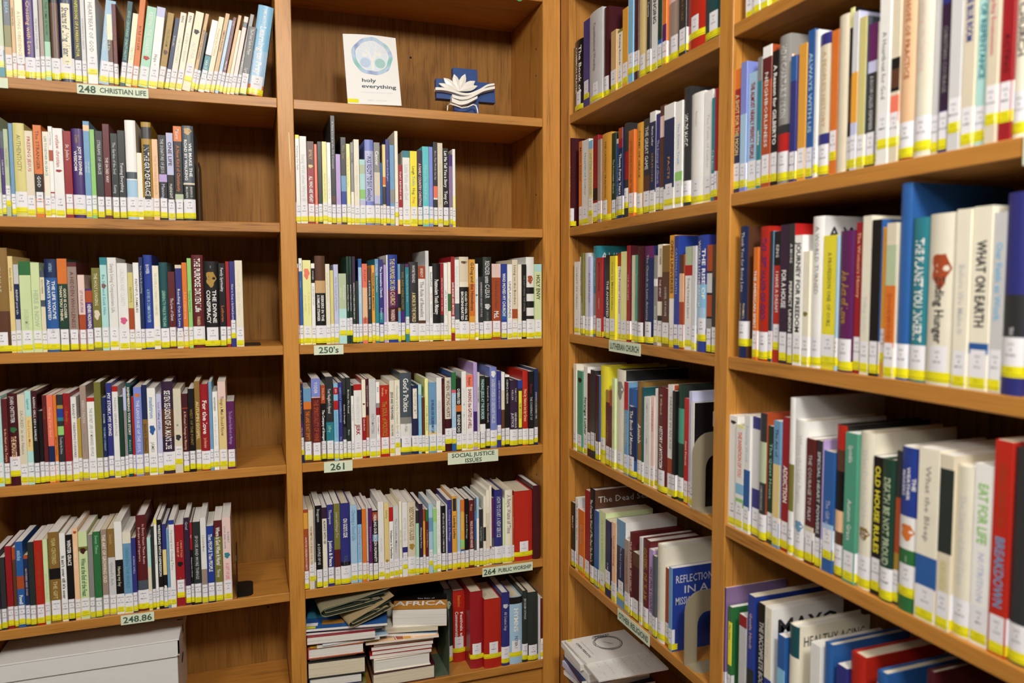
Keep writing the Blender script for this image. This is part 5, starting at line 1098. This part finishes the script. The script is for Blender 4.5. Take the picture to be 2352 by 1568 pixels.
def washmat():
    m = bpy.data.materials.new('wash'); m.use_nodes = True; nt = m.node_tree; b = nt.nodes['Principled BSDF']; b.inputs['Roughness'].default_value = .6
    tc = nt.nodes.new('ShaderNodeTexCoord'); nz = nt.nodes.new('ShaderNodeTexNoise'); nz.inputs['Scale'].default_value = 26; nz.inputs['Detail'].default_value = 1
    cr = nt.nodes.new('ShaderNodeValToRGB'); e = cr.color_ramp.elements; e[0].position = .34; e[0].color = lin('6A78B4'); e[1].position = .66; e[1].color = lin('8CC4BC'); k = e.new(.5); k.color = lin('BCD0E8')
    nt.links.new(tc.outputs['Object'], nz.inputs['Vector']); nt.links.new(nz.outputs['Fac'], cr.inputs[0]); nt.links.new(cr.outputs[0], b.inputs['Base Color']); MATS['wash'] = m
washmat(); holy()
# ------------------------------------------------------------------ lotus cross
def cross():
    e = empty('lotus_cross', (-.2290, .030, Zw(.4045)), (math.radians(-7), 0, 0))
    q = lambda cx, cy: ((cx-1040)/11000, (1440-cy)/11000)
    g = Geo(); a, A, H_ = .030, .072, .1125
    P = [(-a, .004), (a, .004), (a, .036), (A, .036), (A, .083), (a, .083), (a, H_), (-a, H_), (-a, .083), (-A, .083), (-A, .036), (-a, .036)]
    g.prism([(x+.002, z) for x, z in P], 1, 0, .016, 'cross_blue'); g.build('cross_board', e)
    base = q(850, 850)
    def petal(tip, wd, y0, name='petal', bs=base):
        b = Vector(bs); t = Vector(tip); ax = t-b; n = Vector((-ax.y, ax.x)).normalized()
        L = [b + ax*s + n*wd*f for s, f in ((0, .06), (.2, .42), (.4, .8), (.6, 1), (.78, .78), (.92, .32), (1, 0), (.92, -.32), (.78, -.78), (.6, -1), (.4, -.8), (.2, -.42), (0, -.06))]
        g = Geo(); n_ = len(L); c = b + ax*.5
        V = [(p.x, y0+.002, p.y) for p in L] + [(p.x, y0-.003, p.y) for p in L] + [(c.x, y0-.0055, c.y)]
        g.add(V, [(i, n_+i, n_+(i+1) % n_, (i+1) % n_) for i in range(n_)] + [(2*n_, n_+(i+1) % n_, n_+i) for i in range(n_)], 'ceramic_white')
        g.build(name, e)
    for tip, wd in ((q(460, 530), .0085), (q(740, 405), .0080), (q(1040, 370), .0078), (q(1300, 535), .0085), (q(865, 600), .0032)): petal(tip, wd, -.004)
    petal(q(315, 690), .0055, -.006); petal(q(1355, 670), .0062, -.006)
    def ribbon(pts, th0, th1, y0, y1):
        P = [q(*p) for p in pts]; m = []
        for i in range(len(P)-1):
            p0 = P[max(i-1, 0)]; p1 = P[i]; p2 = P[i+1]; p3 = P[min(i+2, len(P)-1)]
            for k in range(5):
                t = k/5; m.append(tuple(.5*((2*p1[j]) + (-p0[j]+p2[j])*t + (2*p0[j]-5*p1[j]+4*p2[j]-p3[j])*t*t + (-p0[j]+3*p1[j]-3*p2[j]+p3[j])*t**3) for j in (0, 1)))
        m.append(P[-1]); n = len(m)
        th = [th0+(th1-th0)*i/(n-1) for i in range(n)]
        V = [(x, y, z + s*th[i]/2) for i, (x, z) in enumerate(m) for y in (y0, y1) for s in (1, -1)]
        F = []
        for i in range(n-1):
            a, b = 4*i, 4*i+4
            F += [(a, a+1, b+1, b), (a+2, b+2, b+3, a+3), (a, b, b+2, a+2), (a+1, a+3, b+3, b+1)]
        F += [(0, 2, 3, 1), (4*n-4, 4*n-3, 4*n-1, 4*n-2)]
        g = Geo(); g.add(V, F, 'ceramic_white'); g.build('wave', e)
    ribbon([(215, 860), (420, 850), (650, 880), (900, 935), (1120, 920), (1380, 800), (1600, 660), (1800, 605)], .0065, .0045, -.014, .0)
    ribbon([(640, 1020), (860, 1060), (1080, 1020), (1300, 900), (1500, 790), (1800, 700)], .0075, .0060, -.016, .0)
    ribbon([(625, 1130), (820, 1190), (1000, 1160), (1150, 1090), (1310, 1000)], .0105, .0055, -.017, .0)
    w = Geo(); pts = [(480, 1425), (488, 1300), (560, 1238), (700, 1272), (860, 1322), (1020, 1290), (1170, 1212), (1245, 1235), (1280, 1340), (1288, 1440)]
    P = [(q(*p)[0], -.021, q(*p)[1]-.001) for p in pts]; w.tube(P, .0017, 'ceramic_white', 8)
    w.build('wire_stand', e, smooth=True)
    tag(e, 'blue wooden cross with white lotus flower and waves on a wire stand', 'ornament')
cross()
# ------------------------------------------------------------------ trailing vine at the top of the frame
def vine():
    e = empty('trailing_vine', (-.125, -.012, Zw(.6885))); g = Geo()
    g.tube([(-.02, .10, .085), (-.015, .04, .075), (-.006, .004, .045), (0, -.002, .02), (.004, -.003, .004)], .0012, 'stem_green', 6); g.build('stem', e)
    for (x, y, z, s, an) in ((.004, -.003, .0, .020, .2), (-.004, -.004, .022, .018, 2.2), (-.010, .01, .05, .02, 1.2)):
        g = Geo(); L = []
        for t, wv in ((0, .02), (.15, .34), (.35, .5), (.6, .42), (.85, .18), (1, 0)): L.append((t, wv))
        pts = [(t, wv) for t, wv in L] + [(t, -wv) for t, wv in reversed(L[:-1])]
        V = []
        for t, wv in pts: V.append((x + s*(t*math.cos(an)-wv*math.sin(an)*.9), y-.004*math.sin(t*3), z - .019 + s*(t*math.sin(an)*.2 + wv*.7*math.cos(an))))
        k = len(V); V2 = [(a, b+.0006, c) for a, b, c in V]
        g.add(V+V2, [tuple(range(k)), tuple(range(2*k-1, k-1, -1))] + [(i, k+i, k+(i+1) % k, (i+1) % k) for i in range(k)], 'leaf_green'); g.build('leaf', e)
    g = Geo(); R_ = [(.0, .030), (.045, .038), (.05, .040)]
    V = []; n = 20
    for z, r in R_: V += [(-.02+r*math.cos(2*math.pi*i/n), .12+r*math.sin(2*math.pi*i/n), .0087+z) for i in range(n)]
    F = [(j*n+i, j*n+(i+1) % n, (j+1)*n+(i+1) % n, (j+1)*n+i) for j in range(2) for i in range(n)] + [tuple(range(n-1, -1, -1)), tuple(range(2*n, 3*n))]
    g.add(V, F, 'pot_clay'); g.build('pot', e)
    tag(e, 'green leaf tip of a trailing plant hanging in at the top edge', 'plant')
vine()
# ------------------------------------------------------------------ storage box on the bottom shelf, left bay
def carton():
    x0, x1, y0, y1 = -1.225, -.8905, .004, .215; zb = Zw(-.9407); zt = Zw(-.752); e = empty('storage_box', ((x0+x1)/2, (y0+y1)/2, zb)); of = e.location
    g = Geo(); t = .003
    for a, b in (((x0, y0, zb), (x1, y0+t, zt)), ((x0, y1-t, zb), (x1, y1, zt)), ((x0, y0+t, zb), (x0+t, y1-t, zt)), ((x1-t, y0+t, zb), (x1, y1-t, zt)), ((x0+t, y0+t, zb), (x1-t, y1-t, zb+t))): g.box(a, b, 'carton_white', .0006)
    g.build('body', e, off=of)
    g = Geo(); L = .0045; l0, l1, m0, m1 = x0-L, x1+L, y0-L, y1+L; zl = zt-.034; zu = zt+.0035
    g.box((l0, m0, zt+.0005), (l1, m1, zu), 'carton_white', .0008)
    g.prism([(l0, zl), (l1-.006, zl), (l1, zl+.006), (l1, zt), (l0, zt)], 1, m0, m0+t, 'carton_white')
    g.prism([(m0, zl+.002), (m0+.03, zl-.002), (m1, zl), (m1, zt), (m0, zt)], 0, l1-t, l1, 'carton_white')
    g.box((l0, m0+t, zl), (l0+t, m1, zt), 'carton_white'); g.box((l0+t, m1-t, zl), (l1-t, m1, zt), 'carton_white')
    g.build('lid', e, off=of)
    g = Geo(); g.box((l1-.012, .10, zu-.0006), (l1+.0004, .104, zu+.0004), 'carton_dark'); g.box((l1-.002, .085, zt-.024), (l1+.0004, .100, zt-.004), 'carton_dark'); g.build('lid_slot', e, off=of)
    g = Geo(); c = [(.11 + .022*math.cos(q), zb+.10+.009*math.sin(q)) for q in [i*math.pi/8 for i in range(16)]]; g.prism(c, 0, x1+.0001, x1+.0006, 'carton_dark'); g.build('hand_hole', e, off=of)
    tag(e, 'white cardboard storage box with fitted lid on the bottom shelf', 'box')
carton()
# ------------------------------------------------------------------ flat things: lying books, magazines, zines
def flat(name, cx, cy, z, sx, sy, th, rz, cov, pg, label, cat='book', tilt=(0, 0), spine='-x', top=None, hard=True, group=None, side=None):
    """lying volume: spine on the -x, +x or +y side, page edges on the others"""
    e = empty(name, (cx, cy, Zw(z)), (tilt[0], tilt[1], rz)); t = .0022 if hard else .0005; t = min(t, th*.22)
    cmat(cov); cmat(top or cov); ov = .0025 if hard else 0
    g = Geo(); a, b = sx/2, sy/2
    g.box((-a, -b, 0), (a, b, t), cov, t*.2); g.box((-a, -b, th-t), (a, b, th), top or cov, t*.2)
    if spine == '-x': g.box((-a, -b, t), (-a+t, b, th-t), side or cov)
    elif spine == '+x': g.box((a-t, -b, t), (a, b, th-t), side or cov)
    else: g.box((-a, b-t, t), (a, b, th-t), side or cov)
    if side: cmat(side)
    if th > .005: g.build('cover', e)
    p = Geo(); xa = -a + (t if spine == '-x' else ov); xb = a - (t if spine == '+x' else ov); ya = -b+ov; yb = b - (t if spine == '+y' else ov)
    p.box((xa+.0001, ya, t+.0001), (xb-.0001, yb-.0001, th-t-.0001), pg)
    if th > .005: p.build('page_block', e)
    else:
        g2 = Geo(); g2.f = list(g.f); g2.v = list(g.v); g2.m = list(g.m); g2.build('cover', e); p.build('page_block', e)
    tag(e, label, cat, group); return e
def ontop(e, g, name): return g.build(name, e)
SP = 'things piled on the bottom shelf of the middle bay'
def rect(g, x0, y0, x1, y1, z, m): g.add([(x0, y0, z), (x1, y0, z), (x1, y1, z), (x0, y1, z)], [(0, 1, 2, 3)], m)
# left pile
flat('hardcover_book', -.548, .082, -.9405, .128, .165, .0265, -.08, 'olive', 'flat_white', 'olive backed book at the very bottom of the left pile', 'hardcover', top='olive', group=SP)
flat('hardcover_book', -.551, .086, -.9139, .120, .170, .0235, -.10, 'navy', 'flat_white', 'dark navy hardcover second from bottom in the left pile', 'hardcover', top='black', group=SP)
e = flat('hardcover_book', -.549, .088, -.8902, .131, .180, .0395, -.09, 'black', 'flat_cream', 'thick black hardcover with cream pages in the left pile', 'hardcover', spine='+y', group=SP)
flat('paperback_book', -.560, .088, -.8505, .105, .160, .0075, -.05, 'navy', 'flat_cream', 'small navy paperback squeezed under the red book in the left pile', 'paperback', hard=False, group=SP)
e = flat('hardcover_book', -.551, .086, -.8428, .126, .178, .0255, -.08, 'rust', 'flat_white', 'orange red hardcover with white pages in the left pile', 'hardcover', side='red', group=SP)
g = Geo(); rect(g, -.058, -.085, -.040, -.074, .0257, 'tape_yellow'); V, F = line2d('A', .02, .008, True); g.add([(-.01+a, -.066+b, .0258) for a, b in V], F, 'ink_sand' if imat('sand') else ''); ontop(e, g, 'cover_print')
flat('booklet', -.528, .066, -.8170, .142, .140, .0045, -.02, 'ivory', 'flat_white', 'white folded booklet fanned out above the red hardcover', 'booklet', hard=False, group=SP)
flat('booklet', -.515, .070, -.8122, .150, .150, .0045, .02, 'ltblue', 'flat_white', 'pale blue booklet sticking out below the magenta edged book', 'booklet', hard=False, group=SP)
flat('paperback_book', -.538, .074, -.8060, .152, .168, .0165, -.10, 'crimson', 'flat_white', 'white paged paperback with a crimson top cover in the left pile', 'paperback', hard=False, group=SP)
flat('magazine', -.530, .074, -.7891, .172, .150, .0060, -.12, 'indigo', 'flat_white', 'indigo magazine lying on the crimson paperback', 'magazine', hard=False, group=SP)
flat('magazine', -.524, .078, -.7829, .180, .155, .0050, -.14, 'indigo', 'flat_cream', 'second indigo magazine directly under the blue picture magazine', 'magazine', hard=False, group=SP)
e = flat('magazine', -.522, .074, -.7777, .186, .172, .0065, -.16, 'royal', 'flat_white', 'blue picture magazine with a white call label at the left', 'magazine', top='blue', hard=False, group=SP)
g = Geo(); rect(g, -.090, -.072, -.064, -.056, .0067, 'label_paper'); rect(g, -.090, -.084, -.068, -.074, .0067, 'tape_yellow'); mat('sea_teal', '3E8AA0', .4); mat('sunset', 'B07A2A', .4)
rect(g, -.09, -.03, .09, .08, .0066, 'sea_teal'); rect(g, -.055, -.068, -.005, -.045, .0068, 'sunset'); ontop(e, g, 'cover_print')
def folded(name, loc, rot, w_, d_, lift, n, m, m2, label):
    e = empty(name, loc, rot)
    for k in range(n):
        g = Geo(); P = []; r = lift*(1-k*.28)/2; ln = w_*(1-.09*k)
        for i in range(9):
            q = math.pi/2 + math.pi*i/8; P.append((r*1.5*math.cos(q), r + r*math.sin(q)))
        P = [(ln, r*2 + .012*(1-k*.4) - .004*k)] + [(ln*.5, r*2+.004)] + P + [(ln*.5, 0.0), (ln*.96, .003)]
        P = [(x, z + .0016*k + (lift/2-r)) for x, z in P]
        t = .0009; n_ = len(P); V = []
        for x, z in P: V += [(x, -d_/2, z), (x, d_/2, z), (x+.0003, -d_/2, z-t), (x+.0003, d_/2, z-t)]
        F = []
        for i in range(n_-1):
            a, b = 4*i, 4*i+4; F += [(a, a+1, b+1, b), (a+2, b+2, b+3, a+3), (a, b, b+2, a+2), (a+1, a+3, b+3, b+1)]
        g.add(V, F, m if k % 2 == 0 else m2); g.build('folded_sheet', e)
    return tag(e, label, 'newspaper', SP)
folded('folded_newspaper', (-.578, .070, Zw(-.7690)), (0, math.radians(-13), math.radians(12)), .105, .140, .016, 4, 'kraft', 'dkgreen_paper' if mat('dkgreen_paper', '2A3A2E', .7) else '', 'folded brown and green newspaper jutting forward in the middle of the pile').location = (-.532, .045, Zw(-.7690))
folded('folded_newspaper', (-.582, .066, Zw(-.7430)), (0, math.radians(-4), math.radians(5)), .150, .150, .020, 4, 'newsprint', 'dkgreen_paper', 'folded tan newspaper at the very top of the left pile')
# right pile
flat('hardcover_book', -.398, .090, -.9405, .150, .168, .0350, -.02, 'wine', 'flat_cream', 'dark hardcover at the bottom of the right pile', 'hardcover', spine='+y', group=SP)
flat('hardcover_book', -.400, .088, -.9052, .135, .160, .0320, -.04, 'ivory', 'flat_white', 'white covered book with yellow tape low in the right pile', 'hardcover', spine='-x', side='ivory', group=SP)
for k, (c, l) in enumerate((('red', 'lowest thin red booklet in the right pile'), ('scarlet', 'second thin red booklet from the bottom in the right pile'), ('rust', 'third thin red booklet from the bottom in the right pile'), ('red', 'topmost thin red booklet in the right pile'))):
    flat('booklet', -.400 + .002*k, .084, -.8728 + k*.0098, .146-.004*(k % 2), .150, .0086, -.09+.02*(k % 2), c, 'flat_white', l, 'booklet', hard=False, group=SP)
e = flat('magazine', -.396, .080, -.8328, .172, .165, .0050, -.10, 'amber', 'flat_white', 'tan and orange magazine with red stripe lying across the right pile', 'magazine', top='peach', hard=False, group=SP)
g = Geo(); rect(g, -.084, -.062, -.062, -.040, .0053, 'label_paper'); rect(g, -.084, -.076, -.060, -.068, .0053, 'tape_yellow'); imat('rust'); imat('amber'); imat('white')
g.prism([(-.030, .08), (-.008, .08), (.002, -.08), (-.018, -.08)], 2, .0051, .0054, 'ink_rust'); g.prism([(-.006, .08), (.012, .08), (.020, -.08), (.004, -.08)], 2, .0051, .00535, 'ink_amber')
g.tube([(-.034, .08, .0052), (-.020, .02, .0052), (-.024, -.03, .0052), (-.014, -.08, .0052)], .0012, 'ink_white', 6); g.tube([(.016, .06, .0052), (.022, -.02, .0052), (.026, -.08, .0052)], .0010, 'ink_white', 6); ontop(e, g, 'cover_print')
flat('magazine', -.388, .086, -.8276, .165, .150, .0075, -.20, 'steel', 'flat_white', 'blue grey magazine tilted between the two piles', 'magazine', tilt=(0, .05), hard=False, group=SP)
flat('booklet', -.370, .078, -.8160, .132, .150, .0130, -.20, 'ivory', 'flat_cream', 'plain white booklet under the thick AFRICA book', 'booklet', hard=False, group=SP)
e = flat('hardcover_book', -.338, .086, -.8025, .128, .175, .0430, -.28, 'amber', 'flat_white', 'thick paperback lettered AFRICA on top of the right pile', 'paperback', top='black', side='charcoal', hard=False, tilt=(.03, 0), group=SP)
e.name = 'paperback_book'
g = Geo(); mat('africa_orange', 'C88A3A', .4); rect(g, -.064, -.0875, .064, -.040, .0432, 'africa_orange')
V, F = line2d('AFRICA', .120, .022, True, 1.3); g.add([(a, -.056+b, .0435) for a, b in V], F, 'ink_white'); V, F = line2d('The Fate of', .05, .005, False); g.add([(.012+a, -.030+b, .0434) for a, b in V], F, 'ink_white'); ontop(e, g, 'title')
g = Geo()
g.box((-.0644, -.070, .008), (-.0641, -.050, .036), 'label_paper'); g.box((-.0644, -.085, .002), (-.0641, -.074, .042), 'tape_yellow'); ontop(e, g, 'call_label')
# zines on the bottom shelf of the corner bay
ZG = 'white booklets stacked on the bottom shelf of the corner bay'
def zine(cx, cy, z, sx, sy, th, rz, cov, label, tilt=(0, 0)):
    return flat('booklet', cx, cy, z, sx, sy, th, rz, cov, 'flat_white', label, 'booklet', tilt, '-x', None, False, ZG)
zine(.060, -.170, -.9405, .165, .150, .018, .06, 'slate', 'grey booklet at the bottom of the stack in the corner bay')
zine(.050, -.172, -.9223, .160, .140, .010, .16, 'white', 'white booklet just above the bottom grey one, corner bay')
zine(.052, -.178, -.9121, .166, .132, .009, -.05, 'navy', 'navy booklet in the corner bay stack, third from bottom')
zine(.042, -.172, -.9029, .160, .130, .014, .08, 'lavender', 'pale lavender booklet in the corner bay stack')
zine(.040, -.176, -.8887, .164, .126, .010, -.08, 'navy', 'second navy booklet, in the middle of the corner bay stack')
zine(.046, -.178, -.8785, .165, .128, .018, .02, 'white', 'thick white booklet below the printed sheet, corner bay')
zine(.040, -.165, -.8603, .166, .120, .014, -.04, 'white', 'white booklet directly under the printed sheet, corner bay')
def printed(e, kind):
    g = Geo(); th = .0042
    if kind == 'cover':
        cx, cy = .010, .012
        for k in range(5):
            r = .030 + .0012*k; P = [(cx + (r+.0018*math.sin(3*q+k*1.7))*math.cos(q), cy*1 + (r*.95+.0016*math.cos(2*q+k))*math.sin(q), th) for q in [i*math.pi/20 for i in range(41)]]
            g.tube(P, .0004, 'ink_dark', 4)
        V, F = line2d('recollect', .05, .004, True); g.add([(cx + .7*a + .7*b, cy - .7*a + .7*b, th) for a, b in V], F, 'ink_dark')
        V, F = line2d('OPEN PERSON', .085, .0062, True); g.add([(-.060 + b, -a, th) for a, b in V], F, 'ink_dark')
        V, F = line2d('the thoughts and work of a church', .07, .0026, False); g.add([(-.047 + b, .006 - a, th) for a, b in V], F, 'ink_dark')
        for k in range(7):
            P = [(-.01 + .006*k + .006*math.cos(q*2.3+k), .047 + .006*math.sin(q*3.1+k*2), th) for q in [i*.35 for i in range(12)]]; g.tube(P, .0004, 'ink_dark', 4)
        rect(g, -.076, .050, -.064, .057, th, 'tape_yellow')
    else:
        for k in range(7):
            for j in range(9):
                if rnd.random() < .75:
                    V, F = line2d(''.join(rnd.choice('aeinorst mlu') for _ in range(rnd.choice((5, 9, 14)))), .03, .0016, False)
                    g.add([(-.060 + k*.021 + b - j*.0 + .0, .046 - j*.011 - a*.8 - .008, th) for a, b in V], F, 'ink_dark')
    ontop(e, g, 'print')
e = zine(.046, -.248, -.8453, .168, .118, .004, -.03, 'white', 'printed white sheet hanging out of the stack, corner bay'); printed(e, 'text')
e = zine(.042, -.178, -.8408, .160, .118, .004, .02, 'white', 'topmost white booklet with a scribbled black circle, corner bay'); printed(e, 'cover')
